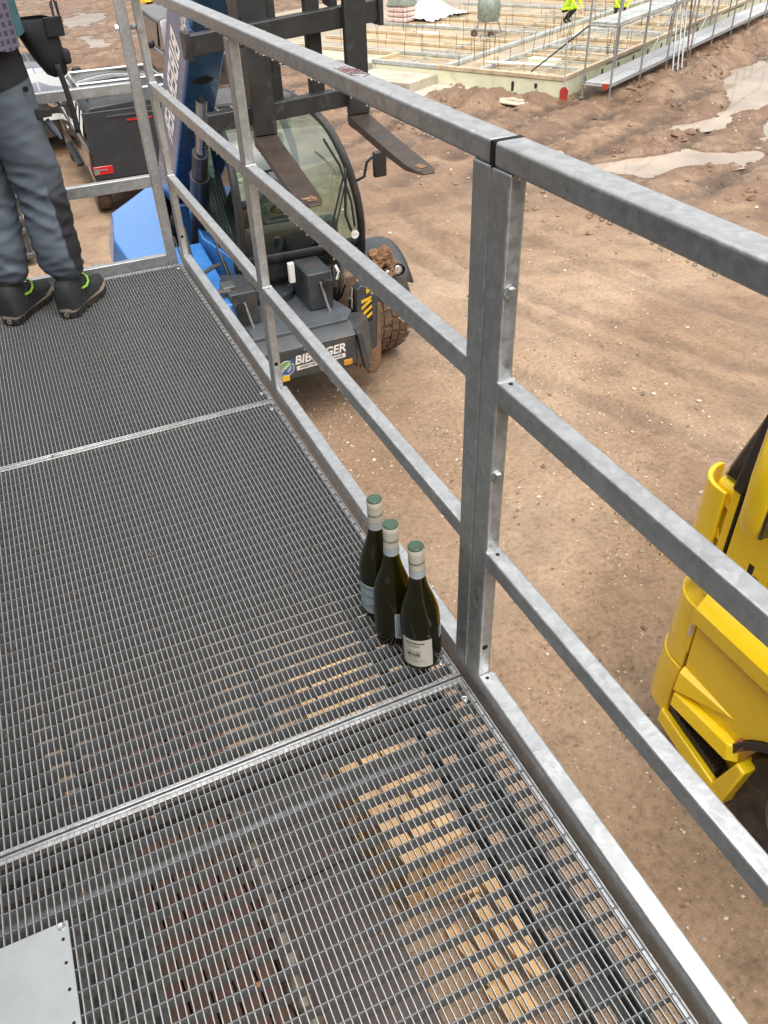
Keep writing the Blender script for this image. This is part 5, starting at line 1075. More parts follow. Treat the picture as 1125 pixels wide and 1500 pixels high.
for z in (1.62, 1.78, 1.97):
    b = MB(); b.add([(SX + .012, 1.10, H(z)), (SX + .012, 1.155, H(z + .01)), (SX + .05, 1.12, H(z)), (SX + .012, 1.125, H(z + .07))], [(0, 1, 2), (0, 1, 3), (1, 2, 3), (0, 2, 3)]); b.build('deflector_bracket', Yl, tk)
b = MB(); b.box(SX + .03, 4.4, 1.06, 1.245, H(1.42), H(2.085)); b.build('front_panel', Yl, tk, bevel=.05, seg=4)
# bumper
b = corner(-.01, .20, H(.88), H(1.33), .2, 1.075, n=12); b.build('upper_bumper_corner', Yl, tk, bevel=.02, seg=3)
b = MB(); rows = []
for (k, zz) in ((0, 1.31), (.35, 1.37), (.7, 1.405), (1, 1.41)):
    r_ = .20 - .11 * k; rows.append([(SX - .01 + .11 * k * .6 + r_ - r_ * math.cos(R(90 * i / 10)), 1.075 + .05 + r_ * math.sin(R(90 * i / 10)), H(zz)) for i in range(11)] + [(SX + .2, 1.10, H(zz)), (SX + .0 + .05 * k, 1.075, H(zz))])
b.grid(rows, close=True); m = len(rows[0]); b.f.append(tuple(reversed(range(3 * m, 4 * m)))); b.mi.append(0); b.build('bumper_cap', Yl, tk)
corner(-.02, .21, H(.46), H(.87), .22, 1.085, n=12, top_in=.006).build('lower_bumper_corner', Yl, tk, bevel=.02, seg=3)
b = MB(); b.box(SX + .19, 4.45, 1.25, 1.345, H(.45), H(1.36)); b.build('bumper', Yl, tk, bevel=.03, seg=3)
b = MB(); b.box(SX + .006, SX + .04, 1.055, 1.082, H(.50), H(1.32)); b.build('bumper_gap', M['hole'], tk)
b = MB(); b.prism([(1.064, H(1.0)), (1.10, H(1.04)), (1.105, H(1.26)), (1.066, H(1.27))], SX - .014, SX + .01, 'x'); b.build('side_lamp_recess', M['yellow'], tk, bevel=.008)
b = MB(); b.ball((SX - .010, 1.085, H(1.17)), .022, 10, 8, sc=(.5, .8, 2.2)); b.build('side_lamp', M['lamp_glass'], tk)
# ledge, lower panels, step
b = MB(); b.prism([(SX + .02, H(1.50)), (SX - .012, H(1.485)), (SX - .075, H(1.40)), (SX - .070, H(1.295)), (SX + .02, H(1.27))], -1.0, 1.055, 'y'); b.build('side_ledge', Yl, tk, bevel=.008, seg=3)
arch = [((.10) + .585 * math.cos(R(a)), H(.50) + .60 * math.sin(R(a))) for a in range(16, 116, 8)]
b = MB(); b.prism([(1.045, H(.70)), (1.050, H(1.285)), (-.14, H(1.285))] + list(reversed(arch)) + [(.70, H(.645))], SX - .022, SX + .03, 'x'); b.build('lower_panel', Yl, tk, bevel=.006)
b = MB(); b.hexa([(SX - .020, 1.048, H(.76)), (SX - .020, .66, H(.90)), (SX - .02, .66, H(.905)), (SX - .020, 1.050, H(.925)), (SX - .075, 1.035, H(.765)), (SX - .028, .70, H(.895)), (SX - .028, .70, H(.90)), (SX - .060, 1.040, H(.90))]); b.build('wedge_trim', Yl, tk, bevel=.004)
b = MB(); b.hexa([(SX - .020, 1.035, H(.635)), (SX - .020, .56, H(.665)), (SX - .020, .59, H(.790)), (SX - .02, 1.035, H(.760)), (SX - .085, 1.02, H(.655)), (SX - .085, .60, H(.680)), (SX - .070, .62, H(.775)), (SX - .07, 1.03, H(.745))]); b.build('sill_trim', Yl, tk, bevel=.008)
b = MB(); b.box(SX + .085, SX + .12, .55, 1.10, H(.30), H(.72)); b.build('step_back', Yl, tk)
b = MB(); b.hexa([(SX - .05, .60, H(.25)), (SX - .02, .57, H(.25)), (SX - .02, 1.11, H(.40)), (SX - .05, 1.10, H(.40)), (SX - .045, .60, H(.37)), (SX - .0, .57, H(.37)), (SX - .0, 1.11, H(.50)), (SX - .045, 1.10, H(.50))]); b.build('step_rim', Yl, tk, bevel=.010, seg=3)
b = MB(); b.hexa([(SX - .005, .67, H(.33)), (SX + .084, .67, H(.33)), (SX + .084, 1.07, H(.44)), (SX - .005, 1.07, H(.44)), (SX - .005, .67, H(.425)), (SX + .084, .67, H(.425)), (SX + .084, 1.07, H(.535)), (SX - .005, 1.07, H(.535))]); sp = b.build('step_tread', M['black'], tk, bevel=.005)
b = MB()
for i in range(9):
    y = .69 + i * .043; b.box(SX + .0, SX + .08, y, y + .012, H(.420 + (y - .66) * .268), H(.438 + (y - .66) * .268))
b.build('tread_ribs', M['black'], sp)
b = MB(); b.prism([(.66, H(.33)), (.56, H(.68)), (.50, H(.66)), (.56, H(.26)), (.60, H(.24))], SX - .045, SX + .16, 'x'); b.build('step_rear_post', Yl, tk, bevel=.012)
b = MB(); b.box(SX + .03, SX + .05, .60, .655, H(.37), H(.46)); b.build('drain_slot', M['hole'], tk)
b = MB(); o_ = [((.10) + .585 * math.cos(R(a)), H(.50) + .60 * math.sin(R(a))) for a in range(20, 161, 8)]; i_ = [(.10 + .54 * math.cos(R(a)), H(.50) + .555 * math.sin(R(a))) for a in range(160, 19, -8)]; b.prism(o_ + i_, SX - .05, SX + .05, 'x'); b.build('arch_trim', M['black'], tk, bevel=.006)
b = MB(); b.hexa([(SX - .04, .62, H(.77)), (SX - .02, .63, H(.77)), (SX - .02, .60, H(.85)), (SX - .04, .59, H(.85)), (SX - .052, .575, H(.755)), (SX - .02, .575, H(.755)), (SX - .02, .55, H(.83)), (SX - .052, .55, H(.83))]); b.build('marker_lamp', M['orange'], tk, bevel=.004)
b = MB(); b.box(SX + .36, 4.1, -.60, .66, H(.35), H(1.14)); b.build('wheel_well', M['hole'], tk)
wheel_part(tk, (SX + .190, .10, H(.505)), .505, .31, .29, M['rubber_clean'], M['rim'], side=-1)
wheel_part(tk, (4.30, .10, H(.505)), .505, .31, .29, M['rubber_clean'], M['rim'], side=1)
b = MB(); rows = []
for (z, w, d) in ((1.965, .035, .03), (1.98, .06, .055), (2.05, .075, .07), (2.25, .08, .075), (2.50, .075, .07), (2.53, .05, .05)):
    rows.append([(SX - .145 + d * math.copysign(abs(math.sin(a)) ** .7, math.sin(a)), .97 + w * math.copysign(abs(math.cos(a)) ** .7, math.cos(a)), H(z)) for a in [2 * math.pi * i / 20 for i in range(20)]])
b.grid(rows, close=True); b.f += [tuple(range(20)), tuple(reversed(range(100, 120)))]; b.mi += [0, 0]; mrr = b.build('mirror_housing', Yl, tk)
b = MB(); b.box(SX - .205, SX - .085, .895, .915, H(2.0), H(2.48)); b.build('mirror_glass', M['glass_dark'], mrr, bevel=.008); [setattr(o_m.data.vertices[q_], 'co', o_m.data.vertices[q_].co + Vector((0, -.15, .14))) for o_m in (mrr, mrr.children[0]) for q_ in range(len(o_m.data.vertices))]
b = MB(); b.tube([(SX - .12, .80, H(2.14)), (SX - .05, .80, H(2.12)), (SX + .02, .80, H(2.14))], .022, 8); b.build('mirror_arm', M['black'], tk)
b = MB(); b.box(2.06, 4.48, -8.2, -1.35, H(1.15), H(3.95)); b.build('shade_box', M['shade_frame'], tk, bevel=.02)  # unseen box added behind the cab to shade the near ground
b = MB(); b.box(2.5, 2.62, -8.0, -.9, H(.75), H(1.0)); b.box(3.85, 3.97, -8.0, -.9, H(.75), H(1.0)); b.build('chassis_rails', M['black_metal'], tk, bevel=.01)
wheel_part(tk, (SX + .25, -4.2, H(.505)), .505, .55, .29, M['rubber_clean'], M['rim'], side=-1)
wheel_part(tk, (4.25, -4.2, H(.505)), .505, .55, .29, M['rubber_clean'], M['rim'], side=1)

# ------------------------------------------------------------------ pickup with hardtop (rear towards the camera)
pk = thing('pickup_truck', 'brown-grey pickup with matt black hardtop, parked behind the blue telehandler', 'pickup', (1.50, 15.8, G), 0)
PX = 1.50; PYr = 13.3
def bodyat(stations, name, mat, parent, cx, y0, bev=.02, smooth=40):
    b = loft([(y, [(x, z) for x, z in pr]) for y, pr in stations]); b.xform(Matrix.Translation((cx, y0, G))); return b.build(name, mat, parent, bevel=bev, smooth=smooth)
low = [(0, .42), (.80, .42), (.90, .52), (.93, .80), (.90, 1.05), (.86, 1.08), (0, 1.08)]
bodyat([(0.0, [(x * .98, z) for x, z in low]), (.1, low), (2.0, low), (3.9, low), (4.6, [(x * .98, z - .04 if z > 1 else z) for x, z in low]), (5.15, [(x * .90, min(z, .95)) for x, z in low])], 'body', M['car_brown'], pk, PX, PYr)
bodyat([(-.02, [(0, 1.0), (.885, 1.0), (.87, 1.09), (.78, 1.62), (.72, 1.68), (0, 1.70)]), (.25, [(0, 1.08), (.885, 1.08), (.87, 1.12), (.77, 1.68), (.70, 1.74), (0, 1.76)]), (1.75, [(0, 1.08), (.885, 1.08), (.87, 1.12), (.77, 1.68), (.70, 1.74), (0, 1.76)])], 'hardtop', M['matt_black'], pk, PX, PYr)
bodyat([(1.76, [(0, 1.08), (.87, 1.08), (.86, 1.14), (.74, 1.66), (.66, 1.74), (0, 1.77)]), (2.9, [(0, 1.08), (.87, 1.08), (.86, 1.14), (.73, 1.66), (.65, 1.74), (0, 1.77)]), (3.6, [(0, 1.08), (.86, 1.08), (.84, 1.12), (.70, 1.50), (.62, 1.56), (0, 1.58)]), (4.1, [(0, 1.06), (.84, 1.06), (.82, 1.08), (.75, 1.10), (.6, 1.11), (0, 1.12)])], 'cabin', M['car_dark'], pk, PX, PYr)
b = MB(); b.box(PX - .86, PX + .86, PYr - .035, PYr, H(.62), H(1.62)); tgte = b.build('tailgate', M['matt_black'], pk, bevel=.012)
b = MB(); b.box(PX - .50, PX + .50, PYr - .05, PYr - .035, H(1.52), H(1.55)); b.build('gate_trim', M['chrome'], tgte)
b = MB(); b.box(PX - .2, PX + .2, PYr - .048, PYr - .035, H(1.44), H(1.465)); b.build('brake_light', M['red_lamp'], tgte)
for sd in (-1, 1):
    b = MB(); b.box(PX + sd * .87 - .02, PX + sd * .58 + .0, PYr - .05, PYr - .03, H(.70), H(.83)) if sd < 0 else b.box(PX + .60, PX + .88, PYr - .05, PYr - .03, H(.70), H(.83)); lm = b.build('tail_lamp', M['red_lamp'], pk, bevel=.01)
    b = MB(); x0 = PX - .885 if sd < 0 else PX + .80; b.box(x0, x0 + .08, PYr - .056, PYr - .049, H(.715), H(.80)); b.box(x0, x0 + .22, PYr - .055, PYr - .0495, H(.765), H(.785)); b.build('lamp_reflector', M['lamp_glass'], lm)
    b = MB(); b.prism([(1.95, H(1.16)), (2.02, H(1.62)), (2.85, H(1.62)), (3.3, H(1.48)), (3.55, H(1.14))], 0, .012, 'x'); b.xform(Matrix.Translation((PX + sd * .80, PYr, 0)) @ Matrix.Rotation(R(-13 * sd), 4, 'Y') @ Matrix.Translation((sd * .012, 0, 0))); 
    b = MB(); b.add([(PX + sd * .872, PYr + 1.95, H(1.15)), (PX + sd * .765, PYr + 1.98, H(1.62)), (PX + sd * .755, PYr + 2.85, H(1.62)), (PX + sd * .79, PYr + 3.4, H(1.36)), (PX + sd * .862, PYr + 3.6, H(1.14))], [(0, 1, 2, 3, 4)]); b.build('side_window', M['glass_dark'], pk, smooth=0, fix=False)
    b = MB(); b.add([(PX + sd * .885, PYr + .15, H(1.18)), (PX + sd * .792, PYr + .28, H(1.62)), (PX + sd * .792, PYr + 1.6, H(1.62)), (PX + sd * .885, PYr + 1.65, H(1.18))], [(0, 1, 2, 3)]); sw = b.build('hardtop_window', M['glass_dark'], pk, smooth=0, fix=False)
    if sd < 0:
        b = MB()
        for q in range(3): b.add([(PX - .884 + q * 0, PYr + .3 + q * .42, H(1.22)), (PX - .80, PYr + .36 + q * .42, H(1.58)), (PX - .80, PYr + .60 + q * .42, H(1.55)), (PX - .870, PYr + .64 + q * .42, H(1.28))], [(0, 1, 2, 3)])
        for v in b.v: v.x -= .006
        b.build('window_film', M['text_white'], sw, smooth=0, fix=False)
    b = MB(); b.ball((PX + sd * 1.02, PYr + 3.35, H(1.22)), .12, 14, 10, sc=(.9, .45, .75)); mm_ = b.build('wing_mirror', M['chrome'], pk); b = MB(); b.tube([(PX + sd * .85, PYr + 3.38, H(1.14)), (PX + sd * .98, PYr + 3.38, H(1.18))], .03, 8); b.build('mirror_stalk', M['black'], mm_)
    for y in (2.3, 3.2): b = MB(); b.box(PX + sd * .945 - .015, PX + sd * .945 + .015, PYr + y, PYr + y + .22, H(.95), H(.985)); b.build('door_handle', M['chrome'], pk, bevel=.008)
    b = MB(); b.box(PX + sd * .70 - .02, PX + sd * .70 + .02, PYr + .2, PYr + 3.0, H(1.765), H(1.795)); b.build('roof_rail', M['chrome'], pk, bevel=.01)
    b = MB(); b.box(PX + sd * .93 - .05, PX + sd * .93 + .05, PYr + 1.9, PYr + 3.6, H(.40), H(.45)); b.build('side_step', M['black'], pk, bevel=.01)
for y in (.35, 1.2, 2.4): b = MB(); b.cyl((PX - .72, PYr + y, H(1.81)), (PX + .72, PYr + y, H(1.81)), .020, n=10); b.build('roof_bar', M['chrome'], pk)
b = MB(); b.box(PX - .85, PX + .85, PYr - .12, PYr + .1, H(.42), H(.56)); b.build('rear_bumper', M['car_brown'], pk, bevel=.05, seg=3)
b = MB(); b.box(PX - .5, PX + .5, PYr - .14, PYr - .11, H(.52), H(.56)); b.build('bumper_step', M['plank_alu'], pk)
for y in (1.05, 4.2):
    for sd in (-1, 1): wheel_part(pk, (PX + sd * .80, PYr + y if y > 2 else PYr + .55, H(.385)), .385, .26, .24, M['rubber'], M['rim'], side=sd)
# ---- hatchback beyond
hb = thing('hatchback_car', 'dark grey hatchback with pale wet roof parked beyond the pickup', 'car', (.35, 20.5, G), 0)
HX, HY = .38, 18.2
lw = [(0, .30), (.74, .30), (.86, .42), (.88, .70), (.86, .92), (.80, .96), (0, .96)]
bodyat([(0, [(x * .9, z) for x, z in lw]), (.25, lw), (3.6, lw), (4.25, [(x * .86, min(z, .75)) for x, z in lw])], 'body', M['car_dark'], hb, HX, HY, .03)
bodyat([(.1, [(0, .92), (.82, .92), (.80, .96), (.77, 1.0), (.7, 1.02), (0, 1.03)]), (.5, [(0, .92), (.83, .92), (.82, .98), (.66, 1.44), (.58, 1.50), (0, 1.52)]), (2.2, [(0, .92), (.83, .92), (.82, .98), (.66, 1.46), (.58, 1.53), (0, 1.55)]), (3.2, [(0, .92), (.80, .92), (.78, .95), (.7, .97), (.6, .98), (0, .99)])], 'cabin', M['car_roof'], hb, HX, HY, .02)
b = MB(); b.add([(HX - .70, HY + .17, H(1.06)), (HX + .70, HY + .17, H(1.06)), (HX + .60, HY + .44, H(1.42)), (HX - .60, HY + .44, H(1.42))], [(0, 1, 2, 3)]); b.build('rear_window', M['glass_dark'], hb, smooth=0, fix=False)
for v in (hb.children[-1].data.vertices): v.co.y -= .03
for sd in (-1, 1):
    b = MB(); b.add([(HX + sd * .835, HY + .6, H(1.0)), (HX + sd * .69, HY + .75, H(1.42)), (HX + sd * .69, HY + 2.1, H(1.44)), (HX + sd * .82, HY + 3.0, H(1.0))], [(0, 1, 2, 3)]); b.build('side_window', M['glass_dark'], hb, smooth=0, fix=False)
    b = MB(); b.ball((HX + sd * 1.0, HY + 2.35, H(1.10)), .11, 14, 10, sc=(1, .5, .8)); b.build('wing_mirror', M['black'], hb)
    b = MB(); b.box(HX + sd * .72 - .1, HX + sd * .72 + .1, HY - .01, HY + .1, H(.72), H(.92)); b.build('tail_lamp', M['red_lamp'], hb, bevel=.03)
    for y in (.75, 3.35): wheel_part(hb, (HX + sd * .76, HY + y, H(.31)), .31, .20, .2, M['rubber'], M['rim'], side=sd)
b = MB(); b.box(HX - .26, HX + .26, HY - .012, HY, H(.62), H(.73)); b.build('number_plate', M['white'], hb)
# ---- off-roader facing the camera
jp = thing('off_road_car', 'dark grey boxy off-road car seen between the end posts and the boom', 'car', (4.45, 22.5, G), 0)
JX, JY = 4.45, 20.6
lw = [(0, .45), (.78, .45), (.86, .55), (.88, .95), (.86, 1.08), (.80, 1.10), (0, 1.12)]
bodyat([(-.1, [(x * .8, z) for x, z in lw]), (.1, [(x * .92, z) for x, z in lw]), (1.2, lw), (4.2, lw)], 'body', M['car_dark'], jp, JX, JY, .04)
bodyat([(1.15, [(0, 1.08), (.82, 1.08), (.80, 1.12), (.78, 1.14), (.7, 1.15), (0, 1.16)]), (1.55, [(0, 1.08), (.83, 1.08), (.81, 1.12), (.72, 1.70), (.64, 1.76), (0, 1.80)]), (4.15, [(0, 1.08), (.83, 1.08), (.81, 1.12), (.72, 1.72), (.64, 1.80), (0, 1.84)])], 'cabin', M['car_dark'], jp, JX, JY, .03)
b = MB(); b.add([(JX - .70, JY + 1.19, H(1.17)), (JX + .70, JY + 1.19, H(1.17)), (JX + .62, JY + 1.52, H(1.68)), (JX - .62, JY + 1.52, H(1.68))], [(0, 1, 2, 3)]); b.build('windscreen', M['glass_dark'], jp, smooth=0, fix=False)
for v in (jp.children[-1].data.vertices): v.co.y -= .03
for sd in (-1, 1):
    b = MB(); b.ball((JX + sd * .60, JY - .08, H(.90)), .11, 14, 10, sc=(1, .5, 1)); b.build('headlamp', M['lamp_glass'], jp)
    b = MB(); b.add([(JX + sd * .84, JY + 1.6, H(1.15)), (JX + sd * .745, JY + 1.75, H(1.65)), (JX + sd * .745, JY + 3.9, H(1.68)), (JX + sd * .84, JY + 3.9, H(1.15))], [(0, 1, 2, 3)]); b.build('side_window', M['glass_dark'], jp, smooth=0, fix=False)
    b = MB(); b.ball((JX + sd * 1.02, JY + 1.5, H(1.25)), .10, 12, 8, sc=(1, .5, 1)); b.build('wing_mirror', M['black'], jp)
    for y in (.7, 3.4): wheel_part(jp, (JX + sd * .80, JY + y, H(.38)), .38, .25, .22, M['rubber'], M['rim'], side=sd)
b = MB()
for k in range(7): b.box(JX - .36 + k * .11, JX - .31 + k * .11, JY - .13, JY - .09, H(.72), H(1.0))
b.build('grille', M['black'], jp)
# ---- grey ribbed container behind the person
cn = thing('ribbed_container', 'dark grey ribbed plastic container on the ground behind the standing person', 'container', (-1.75, 12.6, G), 0)
b = MB(); b.box(-2.9, -.66, 11.75, 13.3, H(.08), H(1.85)); b.build('body', M['skip'], cn, bevel=.03)
for z in (.10, .46, .62, 1.02, 1.18, 1.60):
    b = MB(); b.box(-2.93, -.635, 11.70, 13.35, H(z), H(z + .09)); b.build('rib', M['skip'], cn, bevel=.02)
b = MB(); b.box(-2.95, -.62, 11.68, 13.37, H(1.80), H(1.90)); b.build('rim', M['skip'], cn, bevel=.02)
for x in (-2.8, -.85): b = MB(); b.box(x - .1, x + .1, 11.9, 13.2, H(0), H(.085)); b.build('foot', M['skip'], cn)

# ------------------------------------------------------------------ foundation under construction
fd = thing('foundation', 'flooded concrete foundation slab with cream insulation sides and timber edging', 'foundation', (SB[0], SB[1], G), R(30))
SH = .45
def L(o): return o
def sbox(name, mat, X0, X1, Y0, Y1, z0, z1, parent=fd, bevel=.008, label=None):
    b = MB(); b.box(X0, X1, Y0, Y1, z0, z1); return b.build(name, mat, parent, world=False, bevel=bevel, label=label)
sbox('slab', M['concrete'], .10, 24, .10, 15, 0, .34); 
for (X0, Y0, Y1) in ((0.0, 0.0, 1.9), (0.0, 1.905, 3.8), (0.0, 3.805, 5.55)): sbox('insulation_board', M['insul'], X0, X0 + .10, Y0, Y1, -.05, SH - .10)
sbox('insulation_board', M['insul'], 0, 1.25, 5.56, 5.66, -.05, SH - .10)
for k in range(4): sbox('insulation_board', M['insul'], 1.15, 1.25, 5.67 + k * 2.3, 5.66 + (k + 1) * 2.3, -.05, SH - .10)
for k in range(9): sbox('insulation_board', M['insul'], .105 + k * 2.4, .10 + (k + 1) * 2.4, 0, .10, -.05, SH - .10 - (.06 if k % 2 else 0))
sbox('edge_plank', M['wood_form'], -.02, .10, -.02, 3.6, SH - .09, SH + .005); sbox('edge_plank', M['wood_grey'], -.02, .10, 3.61, 5.66, SH - .09, SH + .005)
sbox('edge_plank', M['wood_form'], .105, 8, -.02, .09, SH - .09, SH + .005); sbox('edge_plank', M['wood_form'], 8.01, 22, -.02, .09, SH - .09, SH + .005)
sbox('edge_plank', M['wood_form'], .105, 1.24, 5.56, 5.66, SH - .09, SH + .005); sbox('edge_plank', M['wood_form'], 1.15, 1.26, 5.67, 15, SH - .09, SH + .005)
b = MB(); b.add([(.10, .09, .365), (24, .09, .365), (24, 15, .365), (1.26, 15, .365), (1.26, 5.56, .365), (.10, 5.56, .365)], [(0, 1, 2, 3, 4, 5)]); b.build('standing_water', M['water_slab'], fd, world=False, smooth=0)
# timber beams: two runs along the slab and cross beams
for Y in (2.35, 3.35): sbox('long_beam', M['wood_grey'], .12, 18, Y - .05, Y + .05, .37, .46)
sbox('long_beam', M['wood_grey'], .12, 18, 3.55, 3.60, .37, .42)
for k, X in enumerate((1.15, 2.5, 3.9, 5.4, 7.0, 8.8, 10.8, 13.0)):
    sbox('cross_beam', M['wood_grey'] if k % 2 == 0 else M['wood_form'], X - .05, X + .05, .12, 2.29, .37, .455)
    sbox('cross_beam', M['wood_form'] if k % 3 else M['wood_grey'], X + .3 - .05, X + .3 + .05, 3.62, 9.5, .37, .45)
for (X, Y, z) in ((.0, 4.95, .18), (.0, 4.4, .18), (0, 1.35, .14), (0, .72, .20)):
    b = MB(); h = .16 if Y < 1 or Y > 2 else .30; b.add([(-.004, Y - .035, z - h * .3), (-.004, Y + .03, z - h * .35), (-.004, Y + .04, z + h * .3), (-.004, Y - .01, z + h * .45), (-.004, Y - .045, z + h * .25)], [(0, 1, 2, 3, 4)]); b.build('bitumen_patch', M['bitumen'], fd, world=False, smooth=0, fix=False)
for k in range(9):
    b = MB(); X = 1.2 + k * 1.05; b.box(X, X + .10, -.006, -.002, .10, .26); b.build('bitumen_patch', M['bitumen'], fd, world=False)
b = MB()
for k in range(150):
    X = rr.uniform(.3, 15); Y = rr.choice([.35, 1.2, 2.1, 2.6, 3.15, 3.9, 5.2, 7.0, 8.2]) + rr.uniform(-.05, .05); h = rr.uniform(.25, .7)
    if Y > 5.4 and X < 1.4: continue
    b.cyl((X, Y, .36), (X + rr.uniform(-.05, .05), Y + rr.uniform(-.05, .05), .36 + h), .007, n=5)
b.build('starter_bars', M['wood_red'], fd, world=False, kind='stuff')
def onslab(name, label, cat, X, Y, z=.36): return thing(name, label, cat, slab_w(X, Y, z), R(30))
for k in range(11):
    X = .5 + k * 1.15
    for (ya, yb) in ((.15, 2.25), (3.7, 5.3)): sbox('formwork_batten', M['wood_grey'] if k % 2 else M['wood_form'], X + .28, X + .32, ya, yb, .40, .44, bevel=0)
for Y in (.75, 1.55, 4.45): sbox('formwork_batten', M['wood_grey'], .15, 13, Y - .015, Y + .015, .442, .468, bevel=0)
# things lying on the slab
t = onslab('insulation_offcut', 'cream insulation offcuts lying by the front corner of the slab', 'board', 1.35, 1.35, .46)
b = MB(); b.box(-.10, .16, -.55, .25, .0, .10); b.build('board', M['insul'], t, world=False, bevel=.01)
t = onslab('plastic_pipe', 'white plastic pipe lying on the beams near the slab corner', 'pipe', .75, 1.7, .47)
b = MB(); b.cyl((.2, -1.0, .03), (-.1, .8, .03), .035, n=12); b.build('pipe', M['white'], t, world=False)
t = onslab('covered_machine', 'machine on a wheeled stand under an olive plastic cover on the slab', 'machine', 4.97, 4.90, .36)
b = MB(); rows = []
for (z, w, d) in ((.42, .33, .30), (.50, .37, .34), (.75, .36, .33), (.98, .30, .30), (1.08, .16, .18), (1.10, .02, .02)):
    rows.append([(w * math.cos(a) * (1 + .1 * math.sin(a * 5 + z * 9)), d * math.sin(a) * (1 + .1 * math.sin(a * 4 + z * 7)), z) for a in [2 * math.pi * i / 24 for i in range(24)]])
b.grid(rows, close=True); b.build('cover', M['tarp'], t, world=False, smooth=60)
for (x, y) in ((-.28, -.25), (.28, -.25), (-.28, .25), (.28, .25)): b = MB(); b.cyl((x * 1.2, y * 1.2, .04), (x * .7, y * .7, .5), .022, n=8); b.build('leg', M['tube'], t, world=False)
for y in (-.3, .3): b = MB(); b.lathe([(.03, -.03), (.10, -.03), (.11, 0), (.10, .03), (.03, .03)], (-.33, y, .11), 'x', 18); b.build('wheel', M['rubber'], t, world=False)
t = onslab('brick_sacks', 'pale printed sacks stacked under grey plastic at the back of the slab', 'sacks', 6.6, 9.2, .36)
for k in range(4): b = MB(); b.box(-.38 + .01 * (k % 2), .38, -.38, .38 + .01 * (k % 2), .02 + k * .15, .16 + k * .15); b.build('sack', M['pink_bag'], t, world=False, bevel=.05, seg=3)
b = MB(); b.hexa([(-.41, -.41, .50), (.41, -.41, .48), (.41, .41, .5), (-.41, .41, .46), (-.34, -.34, .72), (.34, -.34, .70), (.3, .34, .74), (-.34, .32, .71)]); b.build('plastic_cover', M['tarp'], t, world=False, bevel=.05, seg=3)
t = onslab('white_tarpaulin', 'crumpled white sheet at the far left edge of the slab', 'tarpaulin', 7.9, 8.9, .36)
b = MB(); b.grid([[(-1.2 + 2.4 * i / 16, -.9 + 1.8 * j / 14, .02 + .55 * math.exp(-((i - 8) / 6) ** 2 - ((j - 7) / 5) ** 2) + .10 * abs(noise.noise(Vector((i * .5, j * .5, 0))))) for i in range(17)] for j in range(15)]); b.build('sheet', M['white'], t, world=False, smooth=40)
CROUCH = dict(pelvis=(-.12, 0, .42), spine=(-.02, 0, .55), chest=(.12, 0, .72), neck=(.22, 0, .86), head=(.29, 0, .96), crown=(.32, 0, 1.06))
for sd, k in ((1, 'R'), (-1, 'L')): CROUCH.update({'hip' + k: (-.10, .09 * sd, .38), 'knee' + k: (.26, .15 * sd, .46), 'ankle' + k: (-.04, .12 * sd, .10), 'ball' + k: (.10, .13 * sd, .045), 'sh' + k: (.15, .17 * sd, .80), 'elbow' + k: (.30, .22 * sd, .58), 'wrist' + k: (.44, .12 * sd, .42)})
for (X, Y, lab, hd) in ((9.1, 2.45, 'worker in yellow hi-vis jacket crouching on the flooded slab behind the scaffold', 200), (8.13, 3.79, 'worker in yellow hi-vis vest crouching farther left on the slab', 150)):
    make_person(lab, slab_w(X, Y, .365), R(hd), [M['hivis'], M['trouser_black'], M['boot'], M['skin']], arms=CROUCH, helmet=M['white'], group='workers on the slab', sub=1, waist=.40, collar=.90)
# block and flat panels in front
t = thing('concrete_step', 'pale concrete block step against the front of the insulation wall', 'block', slab_w(-.75, 3.6, 0), R(30))
b = MB(); b.box(-.55, .74, -.05, 1.95, -.05, .25); b.build('block', M['concrete'], t, world=False, bevel=.01); b = MB(); b.box(-.8, .74, -1.1, -.06, -.05, .04); b.build('base_slab', M['concrete'], t, world=False, bevel=.01)
t = thing('flat_panel', 'pale flat board lying in the mud in front of the foundation', 'board', slab_w(-.95, .75, .0), R(24))
b = MB(); b.box(-.35, .3, -.45, .45, .03, .06); b.build('board', M['concrete'], t, world=False, bevel=.005); b = MB(); b.box(-.1, .15, -.2, .2, .061, .085); b.build('small_board', M['wood_form'], t, world=False)
t = thing('shovel', 'red shovel leaning at the corner of the foundation', 'shovel', slab_w(-.14, -.10, 0), R(30))
b = MB(); b.cyl((0, 0, .25), (.03, .06, 1.30), .016, n=8); b.build('shaft', M['wood_grey'], t, world=False); b = MB(); b.prism([(-.10, .0), (.10, .0), (.11, .2), (.03, .28), (-.03, .28), (-.11, .2)], -.012, .012, 'x'); b.build('blade', M['red_paint'], t, world=False, bevel=.004)
# scaffold along the right-hand side
sc = thing('scaffold', 'galvanised tube scaffold with planks and ladders along the foundation', 'scaffold', slab_w(0, -.6, 0), R(30))
def stube(nm, p, q, r_=.024, mat='tube'): b = MB(); b.cyl(p, q, r_, n=9); return b.build(nm, M[mat], sc, world=False)
for k in range(9):
    X = .25 + k * 1.85
    for Y in (.20, -.48):
        top = 2.3 if k < 4 or k % 2 == 0 else 1.6
        stube('standard', (X, Y, 0), (X, Y, top)); b = MB(); b.box(X - .06, X + .06, Y - .06, Y + .06, 0, .01); b.build('base_plate', M['tube'], sc, world=False)
    stube('transom', (X, -.50, .28), (X, .22, .28), .02); stube('transom', (X, -.50, 1.50), (X, .22, 1.50), .02)
for Y in (.20, -.48):
    for z in ((.28, 1.5, 2.2) if Y < 0 else (.28, 1.5)): stube('ledger', (.2, Y, z), (15.1, Y, z), .019)
stube('brace', (.25, .20, 1.5), (-.25, 1.35, .55), .018, 'black_metal'); stube('brace', (2.1, -.48, .3), (3.95, -.48, 1.5), .018); stube('brace', (5.8, -.48, .3), (7.65, -.48, 1.5), .018)
